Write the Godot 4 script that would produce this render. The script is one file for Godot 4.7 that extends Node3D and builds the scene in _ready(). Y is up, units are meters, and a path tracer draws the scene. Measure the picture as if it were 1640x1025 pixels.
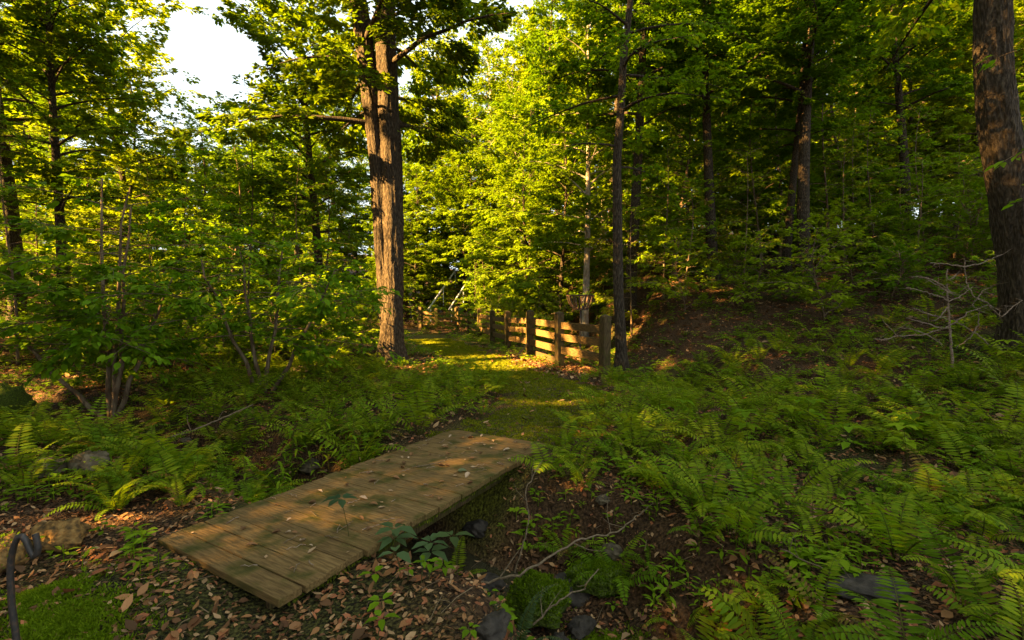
extends Node3D
# A woodland creek crossing: plank footbridge, mossy path, post-and-rail fence, ferns and a broadleaf wood.
# World: x right, y up, z = -distance ahead of the camera. Deck top is y = 0.

# ------------------------------------------------------------------ mesh builder
class Mb:
	var v := PackedVector3Array()
	var n := PackedVector3Array()
	var c := PackedColorArray()
	var ix := PackedInt32Array()

	func tri(a: Vector3, b: Vector3, d: Vector3, col: Color) -> void:
		var nn := (d - a).cross(b - a).normalized()
		var k := v.size()
		v.append(a); v.append(b); v.append(d)
		n.append(nn); n.append(nn); n.append(nn)
		c.append(col); c.append(col); c.append(col)
		ix.append(k); ix.append(k + 1); ix.append(k + 2)

	func quad(a: Vector3, b: Vector3, d: Vector3, e: Vector3, col: Color) -> void:
		tri(a, b, d, col)
		tri(a, d, e, col)

	# a leaf folded along its midrib: 2 triangles
	func leaf(p: Vector3, dir: Vector3, up: Vector3, ln: float, w: float, col: Color) -> void:
		var side := dir.cross(up).normalized() * (w * 0.5)
		var k := v.size()
		var m := p + dir * (ln * 0.45) + up * (w * 0.14)
		v.append(p); v.append(m - side); v.append(p + dir * ln - up * (ln * 0.1)); v.append(m + side)
		n.append(up); n.append(up); n.append(up); n.append(up)
		c.append(col); c.append(col); c.append(col); c.append(col)
		ix.append(k); ix.append(k + 1); ix.append(k + 2)
		ix.append(k); ix.append(k + 2); ix.append(k + 3)

	# a rounder leaf for near plants: 6 triangles round a midrib
	func broad(p: Vector3, dir: Vector3, up: Vector3, ln: float, w: float, col: Color, bend := 0.12) -> void:
		var side := dir.cross(up).normalized() * (w * 0.5)
		var k := v.size()
		var lift := up * (w * 0.13)
		v.append(p)
		v.append(p + dir * (ln * 0.24) - side * 0.8 + lift)
		v.append(p + dir * (ln * 0.58) - side * 0.92 + lift * 0.8)
		v.append(p + dir * ln - up * (ln * bend))
		v.append(p + dir * (ln * 0.58) + side * 0.92 + lift * 0.8)
		v.append(p + dir * (ln * 0.24) + side * 0.8 + lift)
		v.append(p + dir * (ln * 0.5) - up * (ln * 0.01))
		var nl := (up - side.normalized() * -0.25).normalized()
		var nr := (up + side.normalized() * -0.25).normalized()
		n.append(up); n.append(nl); n.append(nl); n.append(up); n.append(nr); n.append(nr); n.append(up)
		for q in 7:
			c.append(col)
		for q in [[0, 1, 6], [1, 2, 6], [2, 3, 6], [3, 4, 6], [4, 5, 6], [5, 0, 6]]:
			ix.append(k + q[0]); ix.append(k + q[1]); ix.append(k + q[2])

	func tube(pts: PackedVector3Array, rad: PackedFloat32Array, sides: int, col: Color, rough := 0.0, rg: RandomNumberGenerator = null) -> void:
		var cnt := pts.size()
		var k0 := v.size()
		var t0 := (pts[1] - pts[0]).normalized()
		var u := t0.cross(Vector3(0.31, 0.12, 0.94)).normalized()
		if u.length() < 0.5:
			u = t0.cross(Vector3.RIGHT).normalized()
		for i in cnt:
			var t := (pts[mini(i + 1, cnt - 1)] - pts[maxi(i - 1, 0)]).normalized()
			u = (u - t * u.dot(t)).normalized()
			var w := t.cross(u)
			for s in sides:
				var a := TAU * s / sides
				var o := u * cos(a) + w * sin(a)
				var r := rad[i]
				if rough > 0.0:
					r *= 1.0 + rough * (0.6 * sin(a * 3.0 + i * 0.35) + 0.4 * sin(a * 5.0 - i * 0.2)) + (rg.randf_range(-rough, rough) * 0.5 if rg else 0.0)
				v.append(pts[i] + o * r)
				n.append(o)
				c.append(col)
		for i in cnt - 1:
			for s in sides:
				var a := k0 + i * sides + s
				var b := k0 + i * sides + (s + 1) % sides
				ix.append(a); ix.append(a + sides); ix.append(b)
				ix.append(b); ix.append(a + sides); ix.append(b + sides)
		# end cap
		var e := v.size()
		v.append(pts[cnt - 1]); n.append((pts[cnt - 1] - pts[cnt - 2]).normalized()); c.append(col)
		for s in sides:
			ix.append(e); ix.append(k0 + (cnt - 1) * sides + (s + 1) % sides); ix.append(k0 + (cnt - 1) * sides + s)

	# a chamfered box
	func box(ce: Vector3, sz: Vector3, ch: float, col: Color, rt := Basis()) -> void:
		var h := sz * 0.5
		for ax in 3:
			for sg in [-1.0, 1.0]:
				var a1 := (ax + 1) % 3
				var a2 := (ax + 2) % 3
				var q := []
				for s in [[-1, -1], [1, -1], [1, 1], [-1, 1]]:
					var p := Vector3()
					p[ax] = sg * h[ax]
					p[a1] = s[0] * (h[a1] - ch)
					p[a2] = s[1] * (h[a2] - ch)
					q.append(ce + rt * p)
				if sg > 0:
					quad(q[0], q[3], q[2], q[1], col)
				else:
					quad(q[0], q[1], q[2], q[3], col)
		# chamfer strips
		for ax in 3:
			var a1 := (ax + 1) % 3
			var a2 := (ax + 2) % 3
			for s1 in [-1.0, 1.0]:
				for s2 in [-1.0, 1.0]:
					var q := []
					for e in [-1.0, 1.0]:
						for w in 2:
							var p := Vector3()
							p[ax] = e * (h[ax] - ch)
							p[a1] = s1 * (h[a1] - (ch if w == 1 else 0.0))
							p[a2] = s2 * (h[a2] - (ch if w == 0 else 0.0))
							q.append(ce + rt * p)
					if s1 * s2 > 0:
						quad(q[0], q[1], q[3], q[2], col)
					else:
						quad(q[0], q[2], q[3], q[1], col)
		for sx in [-1.0, 1.0]:
			for sy in [-1.0, 1.0]:
				for sz2 in [-1.0, 1.0]:
					var s := Vector3(sx, sy, sz2)
					var a := ce + rt * (Vector3(h.x, h.y - ch, h.z - ch) * s)
					var b := ce + rt * (Vector3(h.x - ch, h.y, h.z - ch) * s)
					var d := ce + rt * (Vector3(h.x - ch, h.y - ch, h.z) * s)
					if sx * sy * sz2 > 0:
						tri(a, d, b, col)
					else:
						tri(a, b, d, col)

	func mesh(m: Material) -> ArrayMesh:
		var a := []
		a.resize(Mesh.ARRAY_MAX)
		a[Mesh.ARRAY_VERTEX] = v
		a[Mesh.ARRAY_NORMAL] = n
		a[Mesh.ARRAY_COLOR] = c
		a[Mesh.ARRAY_INDEX] = ix
		var am := ArrayMesh.new()
		am.add_surface_from_arrays(Mesh.PRIMITIVE_TRIANGLES, a)
		am.surface_set_material(0, m)
		return am

var rng := RandomNumberGenerator.new()
var M := {}
var taken := {}
var tris := 0
var nz := FastNoiseLite.new()
var nz2 := FastNoiseLite.new()

const EYE := 1.45
const SUN := Vector3(-0.80, 0.50, 0.33)     # towards the sun
const WHITE := Color(1, 1, 1)

func R(a: float, b: float) -> float:
	return rng.randf_range(a, b)

func L(r: float, g: float, b: float) -> Color:      # linear base colour -> sRGB
	return Color(r, g, b).linear_to_srgb()

func W(x: float, y: float, d: float) -> Vector3:
	return Vector3(x, y, -d)

func numbered(called: String) -> String:
	var k: int = taken.get(called, 0)
	taken[called] = k + 1
	return called if k == 0 else "%s_%03d" % [called, k]

func tag(o: Node3D, label := "", category := "", group := "", kind := "") -> void:
	if label: o.set_meta("label", label)
	if category: o.set_meta("category", category)
	if group: o.set_meta("group", group)
	if kind: o.set_meta("kind", kind)

func base(called: String, at: Vector3, turn := 0.0) -> Node3D:
	var o := Node3D.new()
	o.name = numbered(called)
	add_child(o)
	o.position = at
	o.rotation.y = turn
	return o

func part(called: String, mesh: Mesh, parent: Node3D, tf := Transform3D()) -> MeshInstance3D:
	var o := MeshInstance3D.new()
	o.name = called
	o.mesh = mesh
	o.transform = tf
	parent.add_child(o, true)
	return o

func top(called: String, mesh: Mesh, at := Vector3.ZERO) -> MeshInstance3D:
	var o := MeshInstance3D.new()
	o.name = numbered(called)
	o.mesh = mesh
	o.position = at
	add_child(o)
	return o

# ------------------------------------------------------------------ materials
func noise_tex(freq: float, ramp: Array, size := 512, seed_ := 1, oct := 4, as_type := FastNoiseLite.TYPE_SIMPLEX_SMOOTH) -> NoiseTexture2D:
	var t := NoiseTexture2D.new()
	var f := FastNoiseLite.new()
	f.noise_type = as_type
	f.seed = seed_
	f.frequency = freq
	f.fractal_octaves = oct
	t.noise = f
	t.width = size
	t.height = size
	t.seamless = true
	if ramp.size():
		var g := Gradient.new()
		var off := PackedFloat32Array()
		var cs := PackedColorArray()
		for k in ramp.size():
			off.append(ramp[k][0]); cs.append(ramp[k][1])
		g.offsets = off
		g.colors = cs
		t.color_ramp = g
	return t

func mat(col: Color, rough := 0.85) -> StandardMaterial3D:
	var m := StandardMaterial3D.new()
	m.albedo_color = col
	m.roughness = rough
	m.metallic_specular = 0.3
	return m

func tri_mat(tex: Texture2D, scale: Vector3, rough: float, height: Texture2D = null, hs := 0.0, world := false) -> StandardMaterial3D:
	var m := mat(WHITE, rough)
	m.albedo_texture = tex
	m.uv1_triplanar = true
	m.uv1_world_triplanar = world
	m.uv1_scale = scale
	if height:
		m.heightmap_enabled = true
		m.heightmap_texture = height
		m.heightmap_scale = hs
	return m

func make_materials() -> void:
	# leaves: colour comes from each leaf
	var lf := mat(WHITE, 0.6)
	lf.metallic_specular = 0.16
	lf.vertex_color_use_as_albedo = true
	lf.backlight_enabled = true
	lf.backlight = L(0.95, 1.0, 0.30)
	lf.cull_mode = BaseMaterial3D.CULL_DISABLED
	M.leaf = lf
	var dl := mat(WHITE, 0.75)
	dl.vertex_color_use_as_albedo = true
	dl.cull_mode = BaseMaterial3D.CULL_DISABLED
	M.litter = dl
	var furrow := noise_tex(0.035, [[0.0, Color(0.1, 0.1, 0.1)], [0.45, Color(0.45, 0.45, 0.45)], [0.7, Color(1, 1, 1)]], 512, 5, 5)
	M.bark = tri_mat(noise_tex(0.035, [[0.1, L(0.013, 0.009, 0.006)], [0.42, L(0.034, 0.024, 0.015)], [0.6, L(0.064, 0.046, 0.03)], [0.85, L(0.11, 0.085, 0.056)]], 512, 5, 5), Vector3(1.5, 0.36, 1.5), 0.9, furrow, 3.0)
	M.bark_thin = tri_mat(noise_tex(0.02, [[0.2, L(0.07, 0.045, 0.025)], [0.55, L(0.15, 0.1, 0.06)], [0.85, L(0.24, 0.19, 0.12)]], 256, 9, 4), Vector3(2.2, 0.5, 2.2), 0.9, furrow, 1.0)
	M.bark_pale = tri_mat(noise_tex(0.02, [[0.2, L(0.2, 0.16, 0.12)], [0.55, L(0.36, 0.3, 0.24)], [0.85, L(0.5, 0.44, 0.36)]], 256, 11, 4), Vector3(1.6, 0.6, 1.6), 0.9, furrow, 0.8)
	M.dead = tri_mat(noise_tex(0.03, [[0.25, L(0.12, 0.08, 0.055)], [0.55, L(0.24, 0.17, 0.125)], [0.85, L(0.34, 0.26, 0.2)]], 256, 15, 4), Vector3(5, 5, 5), 0.9)
	M.stick = tri_mat(noise_tex(0.03, [[0.2, L(0.08, 0.055, 0.03)], [0.8, L(0.22, 0.16, 0.1)]], 256, 13, 3), Vector3(4, 4, 4), 0.9)
	# weathered boards: grain runs along the board's own x, moss in the world
	var grain_h := noise_tex(0.02, [], 512, 21, 5)
	var moss := noise_tex(0.011, [[0.0, Color(0.2, 0.22, 0.02, 0.0)], [0.45, Color(0.27, 0.25, 0.08, 0.0)], [0.56, Color(0.27, 0.26, 0.07, 0.35)], [0.7, Color(0.2, 0.22, 0.03, 0.7)], [0.85, Color(0.17, 0.2, 0.02, 0.85)]], 512, 33, 5)
	M.deck = []
	for k in 4:
		var t: float = [0.8, 0.9, 1.0, 0.86][k]
		var m := tri_mat(noise_tex(0.02, [[0.1, L(0.1 * t, 0.06 * t, 0.02 * t)], [0.5, L(0.165 * t, 0.1 * t, 0.034 * t)], [0.9, L(0.225 * t, 0.14 * t, 0.052 * t)]], 512, 41 + k, 5), Vector3(0.55, 5.0, 5.0), 0.85, grain_h, 0.35)
		m.detail_enabled = true
		m.detail_albedo = moss
		m.detail_uv_layer = BaseMaterial3D.DETAIL_UV_2
		m.uv2_triplanar = true
		m.uv2_world_triplanar = true
		m.uv2_scale = Vector3(0.55, 0.55, 0.55)
		M.deck.append(m)
	M.rail = []
	for k in 3:
		var t: float = [0.9, 1.0, 1.12][k]
		M.rail.append(tri_mat(noise_tex(0.03, [[0.2, L(0.05 * t, 0.034 * t, 0.014 * t)], [0.5, L(0.13 * t, 0.078 * t, 0.027 * t)], [0.85, L(0.2 * t, 0.12 * t, 0.045 * t)]], 512, 51 + k, 5), Vector3(0.4, 4.0, 4.0), 0.85, grain_h, 0.3))
	var post := tri_mat(noise_tex(0.03, [[0.2, L(0.03, 0.021, 0.01)], [0.5, L(0.08, 0.052, 0.022)], [0.85, L(0.13, 0.085, 0.036)]], 512, 61, 5), Vector3(4.0, 0.4, 4.0), 0.88, grain_h, 0.5)
	post.detail_enabled = true
	post.detail_albedo = moss
	post.detail_uv_layer = BaseMaterial3D.DETAIL_UV_2
	post.uv2_triplanar = true
	post.uv2_world_triplanar = true
	post.uv2_scale = Vector3(0.7, 0.5, 0.7)
	M.post = post
	var gr := tri_mat(noise_tex(0.03, [[0.25, Color(0.3, 0.28, 0.25)], [0.45, Color(0.62, 0.6, 0.58)], [0.6, Color(0.85, 0.84, 0.82)], [0.8, Color(1, 1, 1)]], 1024, 71, 6), Vector3(1.1, 1.1, 1.1), 0.95, noise_tex(0.06, [], 512, 73, 5), 3.5, true)
	gr.vertex_color_use_as_albedo = true
	M.ground = gr
	M.rock = tri_mat(noise_tex(0.012, [[0.2, L(0.05, 0.04, 0.025)], [0.5, L(0.11, 0.085, 0.05)], [0.8, L(0.18, 0.14, 0.085)]], 512, 81, 5), Vector3(2, 2, 2), 0.9, grain_h, 1.2)
	M.rock_moss = tri_mat(noise_tex(0.03, [[0.2, L(0.03, 0.04, 0.01)], [0.5, L(0.07, 0.1, 0.012)], [0.8, L(0.13, 0.17, 0.02)]], 512, 87, 5), Vector3(3, 3, 3), 0.95, grain_h, 1.2)
	M.rock_ochre = tri_mat(noise_tex(0.02, [[0.25, L(0.035, 0.025, 0.012)], [0.45, L(0.13, 0.07, 0.022)], [0.6, L(0.2, 0.105, 0.028)], [0.8, L(0.3, 0.18, 0.06)]], 512, 83, 5), Vector3(2, 2, 2), 0.9, grain_h, 1.5)
	M.slate = tri_mat(noise_tex(0.012, [[0.2, L(0.022, 0.018, 0.014)], [0.8, L(0.06, 0.048, 0.036)]], 512, 85, 5), Vector3(2, 2, 2), 0.8, grain_h, 1.0)
	var ir := tri_mat(noise_tex(0.03, [[0.3, L(0.02, 0.017, 0.015)], [0.6, L(0.035, 0.028, 0.024)], [0.75, L(0.075, 0.04, 0.022)]], 256, 93, 5), Vector3(9, 4, 9), 0.55)
	ir.metallic_specular = 0.5
	M.iron = ir
	var rust := mat(L(0.085, 0.052, 0.038), 0.75)
	M.rust = rust
	M.zinc = mat(L(0.36, 0.38, 0.47), 0.5)
	M.cabin = tri_mat(noise_tex(0.02, [[0.2, L(0.12, 0.08, 0.05)], [0.8, L(0.22, 0.15, 0.09)]], 256, 91, 4), Vector3(0.5, 3, 0.5), 0.9)
	var wa := mat(L(0.035, 0.03, 0.015), 0.06)
	wa.metallic_specular = 0.5
	M.water = wa
	M.glass_dark = mat(L(0.02, 0.025, 0.03), 0.1)

# ------------------------------------------------------------------ the lie of the land
var stream_pts := [Vector2(-16, 10.6), Vector2(-9, 7.9), Vector2(-5, 6.1), Vector2(-2.6, 4.9), Vector2(-0.9, 3.95), Vector2(0.3, 3.15), Vector2(0.62, 2.5), Vector2(0.6, 1.6), Vector2(0.9, 0.3), Vector2(1.6, -1.4)]
var path_pts := [Vector2(-0.2, 5.0), Vector2(0.5, 6.3), Vector2(0.75, 7.7), Vector2(0.4, 9.4), Vector2(-0.2, 11.3), Vector2(-1.3, 14.5), Vector2(-2.9, 19), Vector2(-5, 24), Vector2(-9, 28), Vector2(-14, 31)]
var fence_pts := [Vector2(1.99, 10.2), Vector2(1.19, 11.8), Vector2(0.52, 14.1), Vector2(-0.14, 16.3), Vector2(-0.76, 18.6), Vector2(-1.5, 22), Vector2(-2.3, 25.4), Vector2(-3.35, 28.8), Vector2(-4.5, 28.2), Vector2(-5.5, 28.6)]

func dist_line(p: Vector2, pts: Array) -> float:
	var best := 1e9
	for i in pts.size() - 1:
		var a: Vector2 = pts[i]
		var b: Vector2 = pts[i + 1]
		var t := clampf((p - a).dot(b - a) / (b - a).length_squared(), 0.0, 1.0)
		best = minf(best, p.distance_squared_to(a + (b - a) * t))
	return sqrt(best)

func gh(x: float, d: float) -> float:
	var p := Vector2(x, d)
	var y := -0.05
	y += nz.get_noise_2d(x * 3.0, d * 3.0) * 0.10
	var path_near := 1.0 - smoothstep(0.5, 1.5, dist_line(p, path_pts))
	y = lerpf(y, -0.05, path_near * 0.8)
	if absf(x) < 20.0 and d < 14.0 and d > -4.0:
		var sd := dist_line(p, stream_pts) + nz.get_noise_2d(x * 9.0, d * 9.0) * 0.22
		y -= 0.56 * (1.0 - smoothstep(0.12, 0.95, sd))
	# hillside on the right
	var side := smoothstep(2.4, 4.8, x + nz.get_noise_2d(x + 40.0, d) * 0.8)
	var s := 20.0 * (1.0 - exp(-maxf(0.0, x - 2.9) / 20.0)) * 0.38
	s += side * 0.75 * 15.0 * (1.0 - exp(-maxf(0.0, d - 7.6) / 15.0))
	y += 0.5 * s * s / (s + 0.8)
	# bank and hill on the left, beyond the creek
	var sl := maxf(0.0, -x - 8.5 + (d - 12.0) * 0.12) * smoothstep(7.5, 13.0, d)
	y += 0.025 * sl * sl if sl < 8.0 else 1.6 + 0.4 * 12.0 * (1.0 - exp(-(sl - 8.0) / 12.0))
	# the valley floor climbs at the back
	y += 0.028 * pow(clampf(d - 27.0, 0.0, 60.0), 1.28)
	y += nz2.get_noise_2d(x, d) * 0.35 * smoothstep(9.0, 25.0, absf(x) + absf(d) * 0.4)
	return y

func warp(t: float, near: float, far: float) -> float:
	return near * t + (far - near) * pow(absf(t), 4.0) * signf(t)

func build_ground() -> void:
	var mb := Mb.new()
	var nx := 260
	var nd := 240
	var cols := nx + 1
	for j in nd + 1:
		var tj := float(j) / nd * 1.6 - 0.6
		var d := warp(tj, 20.0, 170.0 if tj > 0 else 90.0)
		for i in cols:
			var ti := float(i) / nx * 2.0 - 1.0
			var x := warp(ti, 16.0, 160.0)
			mb.v.append(W(x, gh(x, d), d))
			var e := 0.06
			var dx := gh(x + e, d) - gh(x - e, d)
			var dd := gh(x, d + e) - gh(x, d - e)
			mb.n.append(Vector3(-dx, 2.0 * e, dd).normalized())
			var p := Vector2(x, d)
			var col := Color(0.16, 0.085, 0.04)                       # leaf mould
			var k := nz.get_noise_2d(x * 14.0, d * 14.0)
			col = col.lerp(Color(0.1, 0.06, 0.028), clampf(0.5 + k, 0, 1))
			var dp := dist_line(p, path_pts) + nz.get_noise_2d(x * 10.0, d * 10.0) * 0.55
			var df := dist_line(p, fence_pts)
			var mossy := (1.0 - smoothstep(0.55, 1.15, dp)) * smoothstep(0.15, 0.9, df + nz.get_noise_2d(x * 6 + 9, d * 6) * 0.5)
			if d > 15.0:
				mossy = maxf(mossy, 1.0 - smoothstep(1.4, 2.6, dp))
			col = col.lerp(Color(0.17, 0.175, 0.016), mossy * 0.9)
			if d > 4.6 and d < 40.0:
				col = col.lerp(Color(0.15, 0.095, 0.045), 0.75 * smoothstep(0.0, 0.25, nz.get_noise_2d(x * 7.0 + 5.0, d * 4.0 + 50.0)) * mossy)
			var green := smoothstep(0.12, 0.3, nz2.get_noise_2d(x * 5.0 + 70.0, d * 5.0)) * 0.7
			col = col.lerp(Color(0.085, 0.1, 0.018), green * (1.0 - mossy))
			mb.c.append(col)
	for j in nd:
		for i in nx:
			var a := j * cols + i
			mb.ix.append(a); mb.ix.append(a + cols); mb.ix.append(a + 1)
			mb.ix.append(a + 1); mb.ix.append(a + cols); mb.ix.append(a + cols + 1)
	tag(top("ground", mb.mesh(M.ground)), "", "", "", "structure")
	# creek water lying in the gully
	var w := Mb.new()
	for i in stream_pts.size() - 1:
		var a: Vector2 = stream_pts[i]
		var b: Vector2 = stream_pts[i + 1]
		var pr: Vector2 = stream_pts[maxi(i - 1, 0)]
		var nx2: Vector2 = stream_pts[mini(i + 2, stream_pts.size() - 1)]
		var na := (b - pr).normalized().orthogonal() * 0.3
		var nb := (nx2 - a).normalized().orthogonal() * 0.3
		w.quad(W((a - na).x, -0.6, (a - na).y), W((b - nb).x, -0.6, (b - nb).y), W((b + nb).x, -0.6, (b + nb).y), W((a + na).x, -0.6, (a + na).y), WHITE)
	tag(top("creek_water", w.mesh(M.water)), "", "", "", "structure")

# ------------------------------------------------------------------ trees
func jitter(base_c: Color, yellow: Color, share: float) -> Color:
	var k := base_c.lerp(yellow, clampf(rng.randfn(share, 0.22), 0.0, 1.0))
	var b := R(0.72, 1.28)
	return Color(k.r * b, k.g * b, k.b * b)

func spray(lm: Mb, wm: Mb, p0: Vector3, dir: Vector3, ln: float, o: Dictionary) -> void:
	# a leafy twig with side twigs lying nearly flat: its leaves fill an uneven fan
	var leaf: float = o.leaf
	var wide: float = ln * o.get("fan", 0.42)
	var cnt := maxi(4, int(o.get("cover", 1.0) * ln * wide * 1.5 / (leaf * leaf * 0.5)))
	if o.get("twigs", true):
		wm.tube(PackedVector3Array([p0, p0 + dir * ln * 0.5, p0 + dir * ln + Vector3(0, -ln * 0.1, 0)]), PackedFloat32Array([0.006, 0.004, 0.002]), 3, WHITE)
	var side := dir.cross(Vector3.UP).normalized()
	var tilt := R(-0.35, 0.35)
	var base_mix: float = o.get("mix", 0.3) + R(-0.12, 0.12)
	for i in cnt:
		var t := sqrt(rng.randf())
		var s := R(-1, 1) * (1.0 - 0.55 * t)
		var p := p0 + dir * (ln * t) + side * (s * wide) + Vector3(0, -ln * 0.1 * t * t + s * wide * tilt + R(-0.03, 0.03) - absf(s) * wide * 0.2, 0)
		var ld := (side * (s * 1.3 + R(-0.4, 0.4)) + dir * R(0.4, 1.0) + Vector3(0, R(-0.55, 0.1), 0)).normalized()
		var up := Vector3(R(-0.5, 0.5), 1.0, R(-0.5, 0.5))
		up = (up - ld * up.dot(ld)).normalized()
		var ll := leaf * R(0.5, 1.35)
		var col := jitter(o.col, o.col2, base_mix)
		if o.get("near", false):
			lm.broad(p, ld, up, ll, ll * o.get("wide", 0.55), col)
		else:
			lm.leaf(p, ld, up, ll, ll * o.get("wide", 0.66), col)

func limb(lm: Mb, wm: Mb, p0: Vector3, dir: Vector3, ln: float, r0: float, o: Dictionary) -> void:
	var seg := 6
	var pts := PackedVector3Array([p0])
	var rad := PackedFloat32Array([r0])
	var p := p0
	var dd := dir
	for i in seg:
		dd = (dd + Vector3(R(-0.16, 0.16), R(-0.08, 0.08) - o.get("droop", 0.1), R(-0.16, 0.16))).normalized()
		p += dd * (ln / seg)
		pts.append(p)
		rad.append(maxf(0.004, r0 * (1.0 - (i + 1.0) / (seg + 0.6))))
	wm.tube(pts, rad, 5, WHITE)
	var gap: float = o.get("sub_gap", 0.34)
	var cnt := maxi(3, int(ln / gap))
	var start: float = o.get("leaf_from", 0.2)
	for i in cnt:
		var t := lerpf(start, 0.98, (i + R(0, 0.7)) / cnt)
		var f := t * seg
		var k := mini(int(f), seg - 1)
		var q := pts[k].lerp(pts[k + 1], f - k)
		var along := (pts[k + 1] - pts[k]).normalized()
		var side := along.cross(Vector3.UP).normalized() * (1.0 if i % 2 == 0 else -1.0)
		var sd := (side + along * R(0.3, 1.0) + Vector3(0, R(-0.5, 0.75), 0)).normalized()
		var sl: float = clampf((ln * (1.05 - t)) * 0.5, o.get("sub_min", 0.25), o.get("sub_max", 1.0)) * R(0.7, 1.25)
		spray(lm, wm, q, sd, sl, o)
		if sl > 0.4:
			for s2 in 3:
				var sd2 := (sd + along * R(0.2, 0.9) + side * R(-0.6, 0.4) + Vector3(0, R(-0.6, 0.6), 0)).normalized()
				spray(lm, wm, q + sd * sl * R(0.25, 0.6), sd2, sl * R(0.4, 0.7), o)
	spray(lm, wm, p, dd, o.get("sub_min", 0.25) * 1.3, o)

# a trunk with real furrows and plates in its bark
func wm_relief(mb: Mb, pts: PackedVector3Array, rad: PackedFloat32Array, sides: int, depth: float) -> void:
	var f := FastNoiseLite.new()
	f.seed = 4
	f.frequency = 1.0
	f.fractal_type = FastNoiseLite.FRACTAL_RIDGED
	f.fractal_octaves = 2
	var p2 := PackedVector3Array()
	var r2 := PackedFloat32Array()
	for i in pts.size() - 1:
		var cnt := maxi(1, int(pts[i].distance_to(pts[i + 1]) / (0.07 if pts[i].y < 9.5 else 0.8)))
		for k in cnt:
			var t := float(k) / cnt
			var a := pts[maxi(i - 1, 0)]
			var e := pts[mini(i + 2, pts.size() - 1)]
			p2.append(pts[i].cubic_interpolate(pts[i + 1], a, e, t))
			r2.append(lerpf(rad[i], rad[i + 1], t))
	p2.append(pts[pts.size() - 1])
	r2.append(rad[rad.size() - 1])
	var k0 := mb.v.size()
	mb.tube(p2, r2, sides, WHITE)
	for i in p2.size():
		for s in sides:
			var q := k0 + i * sides + s
			var n := mb.n[q]
			var h := f.get_noise_3d(n.x * 2.6 + p2[i].x, p2[i].y * 0.55 + 0.25 * sin(n.x * 4.0), n.z * 2.6)
			var big := nz.get_noise_3d(n.x * 5.0, p2[i].y * 1.5, n.z * 5.0)
			var root := 0.3 * r2[i] * exp(-maxf(0.0, p2[i].y) / 0.35) * (0.4 + sin(atan2(n.z, n.x) * 5.0 + 0.8))
			mb.v[q] += n * (h * depth * minf(1.0, r2[i] / 0.2) + big * r2[i] * 0.12 + root)
	# normals of the relief
	for i in range(1, p2.size() - 1):
		for s in sides:
			var q := k0 + i * sides + s
			var u := mb.v[q + sides] - mb.v[q - sides]
			var w := mb.v[k0 + i * sides + (s + 1) % sides] - mb.v[k0 + i * sides + (s + sides - 1) % sides]
			var nn := w.cross(u).normalized()
			mb.n[q] = nn if nn.dot(mb.n[q]) > 0.0 else -nn

# returns [wood mesh, leaf mesh]; o: height, r, bare, limbs, reach, reach_top, rise, leaf, col, col2 ...
func grow(seed_: int, o: Dictionary) -> Array:
	rng.seed = seed_
	var wm := Mb.new()
	var lm := Mb.new()
	var stems: Array = o.get("stems", [])
	if stems.is_empty():
		var pts := PackedVector3Array()
		var rad := PackedFloat32Array()
		var cnt := 14
		var wob: Vector2 = Vector2(R(-1, 1), R(-1, 1)) * o.get("wobble", 0.25)
		var bend: Array = o.get("bend", [])
		for i in cnt + 1:
			var t := float(i) / cnt
			t = pow(t, 1.35)
			var h: float = o.height * t
			var x: float = wob.x * sin(t * 5.0 + 1.0) - wob.x * sin(1.0)
			var z: float = wob.y * sin(t * 4.0 + 2.0) - wob.y * sin(2.0)
			if bend.size():
				x = 0.0
				for k in bend.size() - 1:
					if h >= bend[k].x:
						x = lerpf(bend[k].y, bend[k + 1].y, smoothstep(0.0, 1.0, minf(1.0, (h - bend[k].x) / (bend[k + 1].x - bend[k].x))))
			var r: float = o.r * (1.0 - 0.86 * t) * (1.0 + 0.55 * exp(-h / (o.r * 1.6)))
			pts.append(Vector3(x, h - 0.25 if i == 0 else h, z))
			rad.append(maxf(r, 0.006))
		stems = [[pts, rad]]
	if o.get("relief", 0.0) > 0.0:
		for st in stems:
			wm_relief(wm, st[0], st[1], int(o.get("sides", 30)), o.relief)
	for st in stems:
		if o.get("relief", 0.0) > 0.0:
			break
		wm.tube(st[0], st[1], int(o.get("sides", 9)), WHITE, o.get("knobbly", 0.06), rng)
	var nl: int = o.limbs
	for i in nl:
		var st: Array = stems[i % stems.size()]
		var pts: PackedVector3Array = st[0]
		var rad: PackedFloat32Array = st[1]
		var u := (i + R(0, 0.8)) / nl
		var tall: float = pts[pts.size() - 1].y
		var h: float = lerpf(minf(o.bare, tall * 0.8), tall * 0.985, pow(u, o.get("crowd", 0.9)))
		var k := 0
		while k < pts.size() - 2 and pts[k + 1].y < h:
			k += 1
		var f := clampf((h - pts[k].y) / maxf(0.01, pts[k + 1].y - pts[k].y), 0.0, 1.0)
		var q := pts[k].lerp(pts[k + 1], f)
		var rr := lerpf(rad[k], rad[k + 1], f)
		var az := i * 2.39996 + R(-0.5, 0.5)
		var el: float = lerpf(o.get("rise", 0.35), o.get("rise_top", 0.9), u) + R(-0.15, 0.15)
		var dir := Vector3(cos(az) * cos(el), sin(el), sin(az) * cos(el))
		var ln: float = lerpf(o.reach, o.reach_top, pow(u, o.get("taper", 1.2))) * R(0.65, 1.2)
		limb(lm, wm, q, dir, ln, maxf(0.008, minf(rr * 0.45, ln * 0.018)), o)
	tris += (wm.ix.size() + lm.ix.size()) / 3
	return [wm.mesh(o.get("bark", M.bark)), lm.mesh(M.leaf)]

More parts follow.
